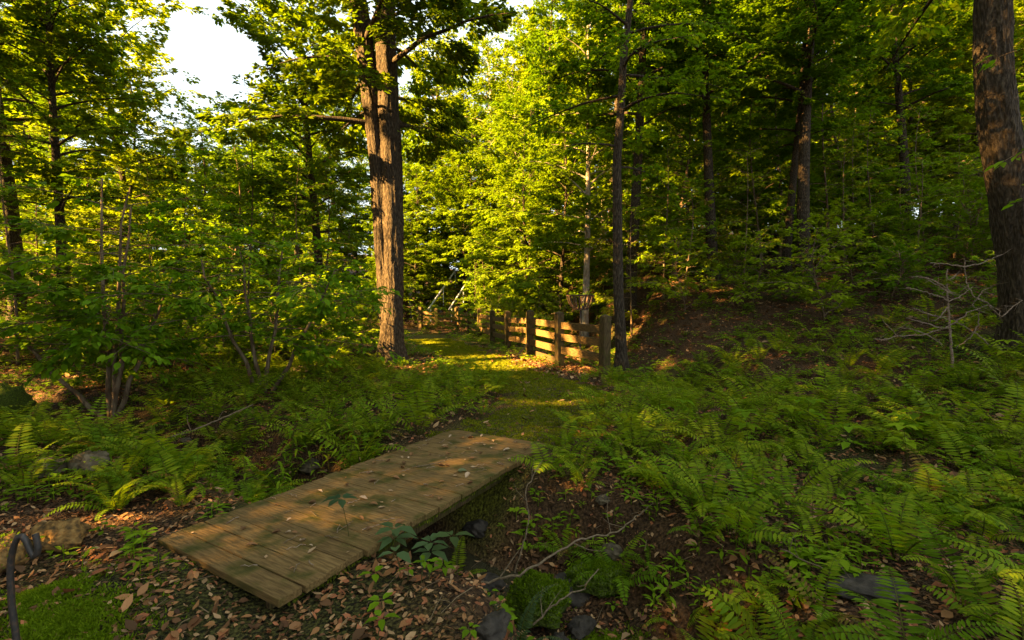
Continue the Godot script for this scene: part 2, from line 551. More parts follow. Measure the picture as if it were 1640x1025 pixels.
func plant(called: String, pair: Array, x: float, d: float, turn: float, size: float, label: String, category: String, group := "", sink := 0.04, tall := 1.0) -> Node3D:
	var o := base(called, W(x, gh(x, d) - sink, d), turn)
	o.scale = Vector3(size, size * tall, size)
	part("trunk" if category == "tree" else "stem", pair[0], o)
	part("crown" if category == "tree" else "foliage", pair[1], o)
	tag(o, label, category, group)
	return o

# leaf colours (linear base colours)
const GREEN := Color(0.15, 0.255, 0.01)
const DEEP := Color(0.1, 0.175, 0.009)
const OLIVE := Color(0.215, 0.25, 0.014)
const LIME := Color(0.235, 0.33, 0.012)

# spots that stand in direct sun in the photograph: [point, radius]
var sunny := []

func shades(x: float, d: float, height: float, low: float, reach: float) -> bool:
	# would a tree of this size stand in the way of the sun for one of the sunny spots?
	var hz := Vector2(SUN.x, -SUN.z)          # in (x, d)
	var hl := hz.length()
	hz /= hl
	var slope := SUN.y / hl
	for s in sunny:
		var t: Vector3 = s[0]
		var rel := Vector2(x - t.x, d + t.z)
		var along := rel.dot(hz)
		if along < 0.8:
			continue
		var off := absf(rel.cross(hz))
		var rc: float = minf(reach, s[2])
		if off > rc + s[1]:
			continue
		var y0: float = t.y + slope * (along - rc) - s[1] * 0.5
		var g := gh(x, d)
		if y0 < g + height and t.y + slope * (along + rc) + s[1] > g + low:
			return true
	return false

var stood := []     # [x, d, radius]

func free_at(x: float, d: float, r: float) -> bool:
	for s in stood:
		if (s[0] - x) * (s[0] - x) + (s[1] - d) * (s[1] - d) < (r + s[2]) * (r + s[2]):
			return false
	return true

func put_wood() -> void:
	var forest_o := {"height": 21.0, "r": 0.24, "bare": 5.5, "limbs": 48, "reach": 4.3, "reach_top": 2.2, "taper": 2.2, "rise": 0.4, "rise_top": 1.0, "leaf": 0.17, "cover": 1.35, "fan": 0.6, "col": GREEN, "col2": OLIVE, "mix": 0.4, "sub_gap": 0.45, "sub_max": 1.25, "sub_min": 0.45, "twigs": false, "wobble": 0.4, "bark": M.bark}
	# --- the twin-stemmed tree beside the path
	var a := PackedVector3Array()
	var ar := PackedFloat32Array()
	var b := PackedVector3Array()
	var br := PackedFloat32Array()
	for q in [[-0.3, 0, 0.56], [0.0, 0, 0.44], [0.25, 0, 0.36], [0.7, 0.01, 0.29], [1.5, 0.03, 0.262], [2.8, 0.06, 0.25], [4.2, 0.05, 0.25], [5.2, 0.02, 0.255], [6.4, -0.03, 0.25], [7.6, -0.06, 0.24], [9.2, -0.08, 0.23], [12, 0.1, 0.23], [16, 0.3, 0.15], [21, 0.2, 0.03]]:
		a.append(Vector3(q[1], q[0], 0)); ar.append(q[2])
	for q in [[0.6, -0.06, 0.17], [1.2, -0.11, 0.2], [2.8, -0.2, 0.2], [4.4, -0.28, 0.205], [5.6, -0.36, 0.21], [6.6, -0.46, 0.215], [7.6, -0.58, 0.21], [9.2, -0.78, 0.2], [12, -1.3, 0.2], [16, -2.0, 0.12], [20, -2.3, 0.03]]:
		b.append(Vector3(q[1], q[0], -0.06)); br.append(q[2])
	var twin := grow(11, {"stems": [[a, ar], [b, br]], "height": 21.0, "r": 0.3, "bare": 6.0, "limbs": 54, "reach": 3.7, "reach_top": 2.4, "rise": 0.15, "rise_top": 0.9, "droop": 0.10, "leaf": 0.14, "cover": 1.4, "fan": 0.6, "sub_min": 0.4, "col": DEEP, "col2": OLIVE, "mix": 0.35, "sub_gap": 0.36, "sub_max": 1.1, "sides": 56, "relief": 0.035, "bark": M.bark, "crowd": 1.2})
	plant("twin_stem_tree", twin, -3.1, 12.2, 0.0, 1.0, "thick twin-stemmed tree with furrowed brown bark beside the mossy path", "tree")
	stood.append([-3.1, 12.2, 0.7])
	# --- the slender tree at the end of the fence
	var slim := grow(12, {"height": 15.0, "r": 0.125, "bare": 4.6, "limbs": 34, "reach": 2.5, "reach_top": 0.8, "rise": 0.2, "rise_top": 0.9, "leaf": 0.12, "col": GREEN, "col2": LIME, "mix": 0.3, "bend": [Vector2(0, 0), Vector2(2.7, -0.1), Vector2(4.8, -0.13), Vector2(6.6, -0.02), Vector2(8.5, 0.14), Vector2(15, 0.2)], "sides": 28, "relief": 0.012, "bark": M.bark})
	plant("slender_tree", slim, 2.48, 10.75, 0.0, 1.0, "slender bent tree standing against the end post of the fence", "tree")
	stood.append([2.48, 10.75, 0.5])
	# --- the large trunk on the hillside
	var right := grow(13, {"height": 19.0, "r": 0.26, "bare": 6.0, "limbs": 40, "reach": 3.4, "reach_top": 1.2, "rise": 0.2, "leaf": 0.14, "col": GREEN, "col2": OLIVE, "bend": [Vector2(0, 0), Vector2(5.5, -0.75), Vector2(9, -1.1), Vector2(19, -1.3)], "sides": 52, "relief": 0.035, "bark": M.bark})
	plant("leaning_tree", right, 8.25, 7.6, 0.0, 1.0, "stout leaning tree with scaly bark at the foot of the hillside", "tree")
	stood.append([8.15, 7.6, 0.9])
	# --- forest kinds
	var kinds := []
	kinds.append(grow(21, forest_o))
	kinds.append(grow(22, forest_o.merged({"height": 18.0, "bare": 4.5, "col": OLIVE, "col2": LIME, "reach": 4.6}, true)))
	kinds.append(grow(23, forest_o.merged({"height": 23.0, "bare": 8.0, "r": 0.28, "col": DEEP, "col2": GREEN}, true)))
	kinds.append(grow(24, forest_o.merged({"height": 15.0, "bare": 2.6, "r": 0.17, "limbs": 48, "reach": 4.0, "col": GREEN, "col2": LIME, "leaf": 0.15}, true)))
	kinds.append(grow(27, forest_o.merged({"height": 9.5, "bare": 1.0, "r": 0.1, "limbs": 40, "reach": 3.2, "reach_top": 1.4, "col": GREEN, "col2": LIME, "leaf": 0.14, "rise": 0.2, "crowd": 1.0, "bark": M.bark_thin}, true)))
	kinds.append(grow(28, forest_o.merged({"height": 11.0, "bare": 1.6, "r": 0.12, "limbs": 42, "reach": 3.5, "reach_top": 1.5, "col": OLIVE, "col2": LIME, "leaf": 0.15, "rise": 0.15, "crowd": 1.0}, true)))
	var thin := [grow(71, forest_o.merged({"height": 20.0, "bare": 6.0, "cover": 0.5, "sub_gap": 0.6, "limbs": 40}, true)), grow(72, forest_o.merged({"height": 17.0, "bare": 5.0, "cover": 0.5, "sub_gap": 0.6, "limbs": 38, "col": OLIVE}, true))]
	var lowtree := grow(25, forest_o.merged({"height": 11.0, "bare": 1.2, "r": 0.13, "limbs": 46, "reach": 3.6, "reach_top": 1.6, "leaf": 0.14, "rise": 0.15, "crowd": 1.0}, true))
	var airy_tall := grow(26, forest_o.merged({"height": 17.0, "bare": 4.0, "r": 0.2, "limbs": 54, "reach": 3.4, "bark": M.bark_pale}, true))
	# understorey
	var sap_o := {"height": 5.0, "r": 0.035, "bare": 0.9, "limbs": 22, "reach": 1.5, "reach_top": 0.4, "rise": 0.3, "rise_top": 0.7, "leaf": 0.105, "col": GREEN, "col2": LIME, "mix": 0.35, "cover": 1.3, "fan": 0.55, "sub_gap": 0.24, "sub_max": 0.7, "sub_min": 0.25, "wobble": 0.15, "sides": 5, "bark": M.bark_thin, "droop": 0.08}
	var saps := []
	saps.append(grow(31, sap_o))
	saps.append(grow(32, sap_o.merged({"height": 6.5, "limbs": 26, "reach": 1.8, "bare": 1.6, "col": DEEP, "col2": GREEN}, true)))
	saps.append(grow(33, sap_o.merged({"height": 3.4, "limbs": 16, "reach": 1.2, "bare": 0.5, "col": GREEN, "col2": OLIVE}, true)))
	saps.append(grow(34, sap_o.merged({"height": 4.2, "limbs": 18, "reach": 1.6, "bare": 0.8, "col": OLIVE, "col2": LIME, "rise": 0.1}, true)))
	var bush_o := {"height": 1.3, "r": 0.015, "bare": 0.1, "limbs": 16, "reach": 0.8, "reach_top": 0.3, "rise": 0.6, "rise_top": 1.0, "leaf": 0.085, "col": GREEN, "col2": LIME, "mix": 0.3, "cover": 1.3, "fan": 0.55, "sub_gap": 0.17, "sub_max": 0.45, "sub_min": 0.2, "wobble": 0.1, "sides": 4, "bark": M.bark_thin, "leaf_from": 0.1}
	var bushes := []
	bushes.append(grow(41, bush_o))
	bushes.append(grow(42, bush_o.merged({"height": 0.9, "col": DEEP, "col2": GREEN, "reach": 0.7}, true)))
	bushes.append(grow(43, bush_o.merged({"height": 1.6, "col": LIME, "col2": OLIVE, "reach": 0.9}, true)))
	print("grown ", tris, " ", Time.get_ticks_msec())

	# --- named trees whose trunks show
	var heights := [21.0, 18.0, 23.0, 15.0, 9.5, 11.0]
	var g_forest := "trees of the wood"
	var named := [
		[0, -12.3, 13.0, 0.6, "straight dark trunk rising from the bank above the creek", 2.0],
		[2, 3.75, 15.2, 0.7, "dark straight trunk just behind the slender bent tree", 1.0],
		[2, 6.0, 14.2, 0.62, "brown trunk on the hillside behind the fence, standing alone", 4.0],
		[2, 8.0, 13.0, 0.62, "brown trunk on the hillside with a thin dark trunk beside it", 3.0],
		[2, 8.0, 13.9, 0.45, "thin dark trunk beside a thicker hillside trunk", 1.2],
		[2, 12.8, 15.5, 0.55, "thin trunk high on the leaf-strewn hillside", 5.0],
		[0, -6.6, 16.2, 0.7, "grey-brown trunk in the bright foliage across the creek", 0.6],
		[2, -14.4, 13.8, 0.7, "dark trunk at the edge of the wood above the creek bank", 0.4],
	]
	for q in named:
		plant("forest_tree", kinds[q[0]], q[1], q[2], q[5], q[3], q[4], "tree", g_forest)
		stood.append([q[1], q[2], 0.8])
	for q in [[2.65, 17.4, 0.72, 1.0, "pale sunlit trunk with yellow leaves behind the fence"], [-0.2, 33.0, 0.95, 2.0, "pale trunk half hidden in the bright yellow foliage"], [5.6, 29.0, 0.85, 3.4, "pale trunk with yellow leaves farther up the slope behind the fence"]]:
		plant("pale_tree", airy_tall, q[0], q[1], q[3], q[2], q[4], "tree", g_forest)
		stood.append([q[0], q[1], 0.8])
	for q in [[0.7, 24.8, 0.95, 0.3], [2.2, 22.0, 0.95, 2.1], [1.2, 27.5, 1.2, 4.2], [-2.6, 34.0, 1.25, 5.0], [-6.8, 33.0, 1.0, 2.9], [-3.4, 33.2, 0.9, 0.9], [-5.0, 36.0, 1.2, 5.2], [-11.2, 27.0, 0.55, 1.7], [-8.4, 30.5, 0.6, 3.3]]:
		plant("low_branched_tree", lowtree, q[0], q[1], q[3], q[2], "low-branched tree standing in full sun beyond the fence", "tree", "low-branched trees in full sun")
		stood.append([q[0], q[1], 1.2])

	# --- the skyline round the open sky and behind the bright foliage
	for q in [[5, -14.6, 18.0, 0.86, 1.0], [4, -13.4, 20.0, 0.92, 2.0], [5, -16.5, 20.5, 1.2, 4.0], [4, -10.6, 17.6, 0.78, 1.3], [4, -11.6, 22.5, 0.95, 0.4], [1, -5.8, 42.0, 1.3, 0.6], [3, -15.0, 33.0, 0.9, 3.0], [3, -8.2, 37.0, 1.1, 5.0]]:
		plant("forest_tree", kinds[q[0]], q[1], q[2], q[4], q[3], ["", "olive-green spreading tree of the surrounding wood", "", "bright green low-crowned tree of the surrounding wood", "small bushy green tree under the taller wood", "small olive-leaved tree under the taller wood"][q[0]], "tree", g_forest)
		stood.append([q[1], q[2], 1.0])
	for q in [[2, -9.6, 4.3, 1.0, 0.4], [0, -17.0, 1.6, 1.1, 5.0]]:  # unseen trees left of the camera, added to shade the right hillside
		plant("forest_tree", kinds[q[0]], q[1], q[2], q[4], q[3], ["tall green high-crowned tree added out of view to shade the hillside", "", "tall dark-leaved tree added out of view to shade the hillside"][q[0]], "tree", g_forest)
		stood.append([q[1], q[2], 1.0])
	for q in [[4, -17.5, 36.0, 1.2, 0.4], [5, -20.5, 41.0, 1.15, 2.0], [5, -15.6, 39.0, 1.15, 3.6], [4, -21.5, 36.5, 1.2, 5.0], [5, -12.6, 43.0, 1.3, 1.0]]:
		plant("forest_tree", kinds[q[0]], q[1], q[2], q[4], q[3], "small bushy green tree under the taller wood" if q[0] == 4 else "small olive-leaved tree under the taller wood", "tree", g_forest)
		stood.append([q[1], q[2], 1.0])
	for q in [[5.3, 15.6, 0.7, 0.5], [9.2, 16.4, 0.75, 2.2], [7.0, 18.6, 0.85, 4.0], [12.6, 18.0, 0.9, 3.0]]:
		plant("forest_tree", kinds[4], q[0], q[1], q[3], q[2], "small bushy green tree under the taller wood", "tree", g_forest)
		stood.append([q[0], q[1], 0.6])
	for q in [[-2.4, 38.5, 1.3, 2.2], [1.6, 41.0, 1.4, 0.7], [-4.6, 45.0, 1.4, 4.1]]:
		plant("pale_tree", airy_tall, q[0], q[1], q[3], q[2], "tall yellow-green tree rising behind the bright foliage", "tree", g_forest)
		stood.append([q[0], q[1], 1.2])

	# --- the wood behind and to both sides
	rng.seed = 501
	var placed := 0
	var tries := 0
	while placed < 120 and tries < 6000:
		tries += 1
		var st := rng.state
		var d := 13.0 + 38.0 * pow(rng.randf(), 0.85)
		var x := R(-1.35, 1.35) * d
		var k := rng.randi() % 6
		var size := R(0.8, 1.15)
		var turn := R(0, TAU)
		var p := Vector2(x, d)
		if dist_line(p, path_pts) < 3.0 or dist_line(p, fence_pts) < 2.2 or dist_line(p, stream_pts) < 1.8:
			continue
		if d < 20.0 and absf(x) < 7.5:
			continue
		if not free_at(x, d, 1.3):
			continue
		# the open sky over the creek valley
		var ang := x / d
		var tall: float = heights[k] * size
		if ang > -0.95 and ang < -0.40 and gh(x, d) + tall > EYE + 0.34 * d:
			size = (EYE + 0.32 * d - gh(x, d)) / heights[k]
			if size < 0.35:
				continue
			tall = heights[k] * size
		if d < 45.0 and shades(x, d, tall, tall * 0.2, 4.6 * size):
			continue
		plant("forest_tree", kinds[k], x, d, turn, size, ["tall green high-crowned tree added out of view to shade the hillside", "olive-green spreading tree of the surrounding wood", "tall dark-leaved tree added out of view to shade the hillside", "bright green low-crowned tree of the surrounding wood", "small bushy green tree under the taller wood", "small olive-leaved tree under the taller wood"][k], "tree", g_forest)
		stood.append([x, d, 1.3 * size])
		placed += 1
	print("trees ", placed, " tries ", tries)
	# --- trees behind and beside the camera, whose shade lies over the foreground
	placed = 0
	tries = 0
	while placed < 46 and tries < 9000:
		tries += 1
		var x := R(-28, -5)
		var d := R(-14, 11)
		if x / maxf(d, 0.1) > -1.5 and d > 0.0:
			continue
		var k := rng.randi() % 2
		var size := R(0.8, 1.1)
		var turn := R(0, TAU)
		if not free_at(x, d, 1.5) or dist_line(Vector2(x, d), stream_pts) < 1.5:
			continue
		var tall: float = [20.0, 17.0][k] * size
		if shades(x, d, tall, tall * 0.3, 4.6 * size):
			continue
		plant("forest_tree", thin[k], x, d, turn, size, ["tall green tree with an open airy crown", "olive-green tree with an open airy crown"][k], "tree", g_forest)
		stood.append([x, d, 1.5])
		placed += 1
	print("shade trees ", placed)
	# --- saplings
	var sl := ["slim sapling with bright green leaves among the trees", "tall thin sapling with dark green leaves among the trees", "short leafy sapling, waist to chest high, among the trees", "olive-leaved sapling with flat layered boughs among the trees"]
	placed = 0
	tries = 0
	while placed < 205 and tries < 9000:
		tries += 1
		var d := 8.5 + 32.0 * pow(rng.randf(), 1.2)
		var x := R(-1.2, 1.25) * d
		if placed >= 190:
			d = R(9.3, 15.5)
			x = R(3.4, 14.5)
		var k := rng.randi() % 4
		var size := R(0.75, 1.25)
		var turn := R(0, TAU)
		var p := Vector2(x, d)
		if dist_line(p, path_pts) < 1.9 or dist_line(p, fence_pts) < 1.3 or dist_line(p, stream_pts) < 1.4:
			continue
		if x < 2.8 and x > -6.0 and d < 13.5:
			continue
		if x < 1.0 and x > -3.4 and d < 21.0:
			continue
		if x > 0.6 and x < 3.3 and d < 16.0:
			continue
		if x > 2.0 and x < 9.0 and d < 9.5:
			continue
		if not free_at(x, d, 0.35):
			continue
		if x < -5.0 and x > -9.5 and d < 10.0:
			continue
		if x > 3.6 and d < 12.5 and rng.randf() < 0.7:
			continue
		if x > 3.0 and d < 15.0 and k == 1:
			k = 2
		if x > 3.0 and d < 14.0:
			size = minf(size, 0.9)
		var tall: float = [5.0, 6.5, 3.4, 4.2][k] * size
		if shades(x, d, tall, 0.5, 1.5):
			continue
		plant("sapling", saps[k], x, d, turn, size, sl[k], "sapling", "saplings of the understorey")
		stood.append([x, d, 0.35])
		placed += 1
	print("saplings ", placed)
	# --- bushes
	placed = 0
	tries = 0
	var bl := ["low green bush on the woodland floor", "small dark-leaved bush on the woodland floor", "pale green bush on the woodland floor"]
	while placed < 182 and tries < 9000:
		tries += 1
		var d := 7.0 + 28.0 * pow(rng.randf(), 1.3)
		var x := R(-1.15, 1.15) * d
		if placed >= 170:
			d = R(9.0, 14.0)
			x = R(3.4, 13.0)
		var k := rng.randi() % 3
		var size := R(0.7, 1.3)
		var turn := R(0, TAU)
		var p := Vector2(x, d)
		if dist_line(p, path_pts) < 1.6 or dist_line(p, fence_pts) < 0.6 or dist_line(p, stream_pts) < 1.2:
			continue
		if x < 2.2 and x > -7.0 and d < 10.5:
			continue
		if x >= 2.2 and d < 9.0:
			continue
		if x > 0.6 and x < 3.3 and d < 15.0:
			continue
		if x > 3.3 and d < 13.0 and rng.randf() < 0.75:
			continue
		if not free_at(x, d, 0.3):
			continue
		if shades(x, d, 1.3, 0.1, 0.7):
			continue
		plant("bush", bushes[k], x, d, turn, size, bl[k], "bush", "bushes of the woodland floor")
		stood.append([x, d, 0.3])
		placed += 1
	print("bushes ", placed)
	plant("fence_bush", bushes[2], -1.35, 18.2, 0.4, 0.52, "round bright green bush growing against the fence posts", "bush")
	put_near_shrubs()

func put_near_shrubs() -> void:
	# the two many-stemmed shrubs by the creek: layered flat boughs of oval leaves
	var o := {"height": 3.4, "r": 0.035, "bare": 1.0, "limbs": 34, "reach": 2.0, "reach_top": 1.1, "rise": 0.1, "rise_top": 0.35, "leaf": 0.125, "col": Color(0.12, 0.245, 0.01), "col2": LIME, "mix": 0.3, "near": true, "wide": 0.5, "cover": 1.05, "fan": 0.55, "sub_gap": 0.26, "sub_max": 0.7, "sub_min": 0.3, "droop": 0.05, "sides": 7, "knobbly": 0.03, "bark": M.bark_thin, "leaf_from": 0.3}
	for q in [[51, -6.2, 7.3, "many-stemmed shrub with flat layers of oval leaves on the dark creek bank", [[-1.3, 1.6, 0.3], [0.3, 3.6, 0.0], [0.6, 3.3, 0.3], [-0.4, 3.9, -0.4], [0.9, 2.4, -0.2]]],
			[52, -4.3, 8.2, "slanting shrub with open flat boughs behind the fern bed", [[1.3, 2.3, 0.1], [-0.35, 2.7, 0.1], [0.25, 2.9, -0.3], [-0.9, 2.5, 0.3]]]]:
		var stems := []
		rng.seed = q[0]
		for s in q[4]:
			var pts := PackedVector3Array()
			var rad := PackedFloat32Array()
			for i in 8:
				var t := i / 7.0
				pts.append(Vector3(s[0] * pow(t, 0.9) + R(-0.04, 0.04), s[1] * t - 0.1, s[2] * t + R(-0.04, 0.04)))
				rad.append(lerpf(0.042, 0.012, t))
			stems.append([pts, rad])
		plant("layered_shrub", grow(q[0], o.merged({"stems": stems}, true)), q[1], q[2], 0.0, 1.0, q[3], "shrub", "", 0.05)
	# a sapling just out of frame whose boughs hang before the leaning tree
	var bough := grow(53, {"height": 4.6, "r": 0.05, "bare": 2.0, "limbs": 20, "reach": 2.1, "reach_top": 1.2, "rise": 0.1, "rise_top": 0.5, "leaf": 0.13, "col": Color(0.12, 0.245, 0.01), "col2": LIME, "mix": 0.3, "near": true, "wide": 0.42, "sub_gap": 0.24, "sub_max": 0.7, "droop": 0.06, "sides": 8, "bark": M.bark_thin})
	plant("bough_sapling", bough, 6.9, 5.3, 0.4, 1.0, "sapling whose long-leaved boughs hang in front of the leaning tree", "sapling")

# ------------------------------------------------------------------ footbridge
const B0 := Vector2(-1.15, 2.30)           # near corner of the deck, creek side (x, d)
const BU := Vector2(0.4985, 0.8669)        # along the deck
const BW := Vector2(-0.8669, 0.4985)       # across the deck
const BLEN := 3.05
const BWID := 1.23

func deck_at(u: float, w: float, y := 0.0) -> Vector3:
	var p := B0 + BU * u + BW * w
	return W(p.x, y, p.y)

func on_deck(x: float, d: float, m := 0.0) -> bool:
	var r := Vector2(x, d) - B0
	var u := r.dot(BU)
	var w := r.dot(BW)
	return u > -m and u < BLEN + m and w > -m and w < BWID + m

func build_bridge() -> void:
	rng.seed = 70
	var turn := atan2(BU.x, BU.y)      # the local -z axis runs along the deck
	var o := base("footbridge", deck_at(0, 0), -turn)
	tag(o, "low plank footbridge of weathered brown boards over the creek", "footbridge")
	var cnt := 22
	var pitch := BLEN / cnt
	var variants := []
	for k in 8:
		var mb := Mb.new()
		var ln := BWID + R(-0.03, 0.03)
		mb.box(Vector3.ZERO, Vector3(ln, 0.042, pitch - R(0.0045, 0.0065)), 0.003, WHITE)
		variants.append(mb.mesh(M.deck[k % 4]))
	for i in cnt:
		var t := Transform3D(Basis.from_euler(Vector3(R(-0.006, 0.006), R(-0.004, 0.004), R(-0.003, 0.003))), Vector3(-BWID * 0.5 + R(-0.008, 0.008), -0.021 + R(-0.0015, 0.0015), -(i + 0.5) * pitch))
		part("plank", variants[(i * 5 + rng.randi() % 3) % 8], o, t)
	for w in [0.14, BWID * 0.5, BWID - 0.14]:
		var mb := Mb.new()
		mb.box(Vector3.ZERO, Vector3(0.045, 0.14, BLEN - 0.06), 0.006, WHITE)
		part("stringer", mb.mesh(M.post), o, Transform3D(Basis(), Vector3(-w, -0.043 - 0.071, -BLEN * 0.5)))
	# moss fringe clinging under the plank ends on the creek side
	var fr := Mb.new()
	for i in 700:
		var z := -R(0.05, BLEN - 0.05)
		var p := Vector3(R(-0.012, 0.006), -0.04 + R(-0.008, 0.004), z)
		var hang := 0.012 + 0.035 * clampf(nz.get_noise_1d(z * 40.0) + 0.35, 0.0, 1.0)
		fr.leaf(p, Vector3(R(-0.2, 0.4), -1, R(-0.5, 0.5)).normalized(), Vector3(1, R(-0.3, 0.3), R(-0.3, 0.3)).normalized(), hang * R(0.6, 1.2), 0.012, jitter(Color(0.06, 0.075, 0.012), OLIVE, 0.2))
	tag(part("moss_fringe", fr.mesh(M.leaf), o), "", "", "", "stuff")
	# things fallen on the deck
	var leaf_m := []
	for k in 4:
		leaf_m.append(dead_leaf(900 + k, [Color(0.2, 0.1, 0.04), Color(0.34, 0.22, 0.12), Color(0.13, 0.07, 0.03), Color(0.4, 0.28, 0.18)][k]))
	rng.seed = 77
	for i in 130:
		var u := R(0.1, BLEN - 0.1)
		var w := R(0.05, BWID - 0.05)
		if rng.randf() < 0.6:
			var lf := top("fallen_leaf", leaf_m[i % 4], deck_at(u, w, 0.006))
			lf.rotation = Vector3(R(-0.15, 0.15), R(0, TAU), R(-0.15, 0.15))
			lf.scale = Vector3.ONE * R(0.22, 0.75)
			tag(lf, "curled dead leaf lying on the bridge planks", "leaf", "dead leaves on the bridge")
		else:
			var mb := Mb.new()
			var ln := R(0.04, 0.13)
			var pts := PackedVector3Array()
			var rad := PackedFloat32Array()
			for q in 5:
				pts.append(Vector3((q / 4.0 - 0.5) * ln, 0.004 + (0.006 if q in [1, 3] else 0.0), R(-0.1, 0.1) * ln))
				rad.append(0.0028 * R(0.7, 1.1))
			mb.tube(pts, rad, 4, WHITE)
			var tw := top("fallen_twig", mb.mesh(M.dead if i % 3 else M.stick), deck_at(u, w, 0.003))
			tw.rotation.y = R(0, TAU)
			tag(tw, "short broken twig lying on the bridge planks", "twig", "twigs on the bridge")
	var st := Mb.new()
	st.tube(PackedVector3Array([Vector3(-0.2, 0.006, 0), Vector3(-0.06, 0.01, 0.02), Vector3(0.08, 0.012, 0.0), Vector3(0.2, 0.02, -0.04)]), PackedFloat32Array([0.004, 0.005, 0.0045, 0.002]), 5, WHITE)
	var sw := top("fallen_stick", st.mesh(M.stick), deck_at(1.95, 0.62, 0.003))
	sw.rotation.y = 0.5
	tag(sw, "long thin curved stick lying across the bridge planks", "stick")
	var gl := Mb.new()
	gl.broad(Vector3.ZERO, Vector3(1, 0.1, 0).normalized(), Vector3(-0.1, 1, 0).normalized(), 0.09, 0.075, Color(0.2, 0.24, 0.13), 0.05)
	gl.broad(Vector3(0.01, 0.004, 0), Vector3(0.5, 0.1, 0.85).normalized(), Vector3(0, 1, -0.1).normalized(), 0.06, 0.04, Color(0.2, 0.24, 0.13), 0.05)
	var go := top("fallen_leaf", gl.mesh(M.leaf), deck_at(1.9, 0.32, 0.008))
	tag(go, "pale green fallen leaf lying among dead ones on the bridge", "leaf")

func dead_leaf(seed_: int, tint := WHITE) -> ArrayMesh:
	rng.seed = seed_
	var mb := Mb.new()
	var n := 5
	var ln := 0.1
	var wd := R(0.045, 0.065)
	var curl := R(0.2, 0.55)
	var rows := []
	for i in n + 1:
		var t := float(i) / n
		var w := wd * sin(PI * clampf(t * 0.92 + 0.06, 0, 1)) * (1.0 + R(-0.2, 0.2))
		var y := 0.012 * sin(t * 3.0 + seed_) + 0.012 * t
		rows.append([Vector3((t - 0.5) * ln, y + w * curl, -w * 0.5), Vector3((t - 0.5) * ln, y, 0), Vector3((t - 0.5) * ln, y + w * curl * R(0.4, 1.2), w * 0.5)])
	for i in n:
		for s in 2:
			mb.quad(rows[i][s], rows[i + 1][s], rows[i + 1][s + 1], rows[i][s + 1], tint)
	return mb.mesh(M.litter)

# ------------------------------------------------------------------ fence
func build_fence() -> void:
	rng.seed = 80
	var pm := Mb.new()
	pm.box(Vector3(0, 0.52, 0), Vector3(0.19, 1.56, 0.19), 0.012, WHITE)
	var c := 0.1
	var y0 := 1.302
	for k in 4:
		var a := TAU * k / 4 + PI / 4
		var b := a + TAU / 4
		pm.tri(Vector3(cos(a) * c * 1.32, y0, sin(a) * c * 1.32), Vector3(0, y0 + 0.055, 0), Vector3(cos(b) * c * 1.32, y0, sin(b) * c * 1.32), WHITE)
	var post_mesh := pm.mesh(M.post)
	var o := base("rail_fence", W(fence_pts[1].x, 0, fence_pts[1].y))
	tag(o, "weathered post and three-rail fence curving along the mossy path", "fence")
	var at := o.position
	for i in fence_pts.size():
		var p: Vector2 = fence_pts[i]
		var q: Vector2 = fence_pts[mini(i + 1, fence_pts.size() - 1)]
		var pr: Vector2 = fence_pts[maxi(i - 1, 0)]
		var dir := (q - pr).normalized()
		var t := Transform3D(Basis(Vector3.UP, -atan2(dir.x, dir.y)) * Basis.from_euler(Vector3(R(-0.015, 0.015), 0, R(-0.015, 0.015))), W(p.x, gh(p.x, p.y) + 0.02 + R(-0.02, 0.02), p.y) - at)
		part("post", post_mesh, o, t)
		if i == fence_pts.size() - 1:
			break
		var ln := p.distance_to(q)
		var mid := (p + q) * 0.5
		var g0 := gh(p.x, p.y)
		var g1 := gh(q.x, q.y)
		var dd := (q - p).normalized()
		for k in 4:
			if k == 3 and i != 1:
				continue
			var mb := Mb.new()
			mb.box(Vector3.ZERO, Vector3(ln - 0.205, [0.17, 0.17, 0.18, 0.14][k], 0.04), 0.004, WHITE)
			var y: float = [1.0, 0.71, 0.39, 0.1][k] + (g0 + g1) * 0.5 + 0.03
			var b := Basis(Vector3.UP, PI / 2 - atan2(dd.x, dd.y)) * Basis(Vector3.BACK, atan2(g1 - g0, ln) + R(-0.006, 0.006))
			part("rail" if k < 3 else "kickboard", mb.mesh(M.rail[rng.randi() % 3] if k < 3 else M.post), o, Transform3D(b, W(mid.x, y, mid.y) - at + Vector3(-0.01, 0, 0)))
	var st := Mb.new()
	st.tube(PackedVector3Array([Vector3(-0.35, -0.05, 0.25), Vector3(-0.2, 0.15, 0.18), Vector3(0.0, 0.38, 0.14)]), PackedFloat32Array([0.03, 0.028, 0.022]), 6, WHITE)
	tag(top("leaning_stick", st.mesh(M.stick), W(fence_pts[2].x - 0.05, gh(0.5, 14.0), fence_pts[2].y - 0.1)), "short stick leaning on the foot of a fence post", "stick")

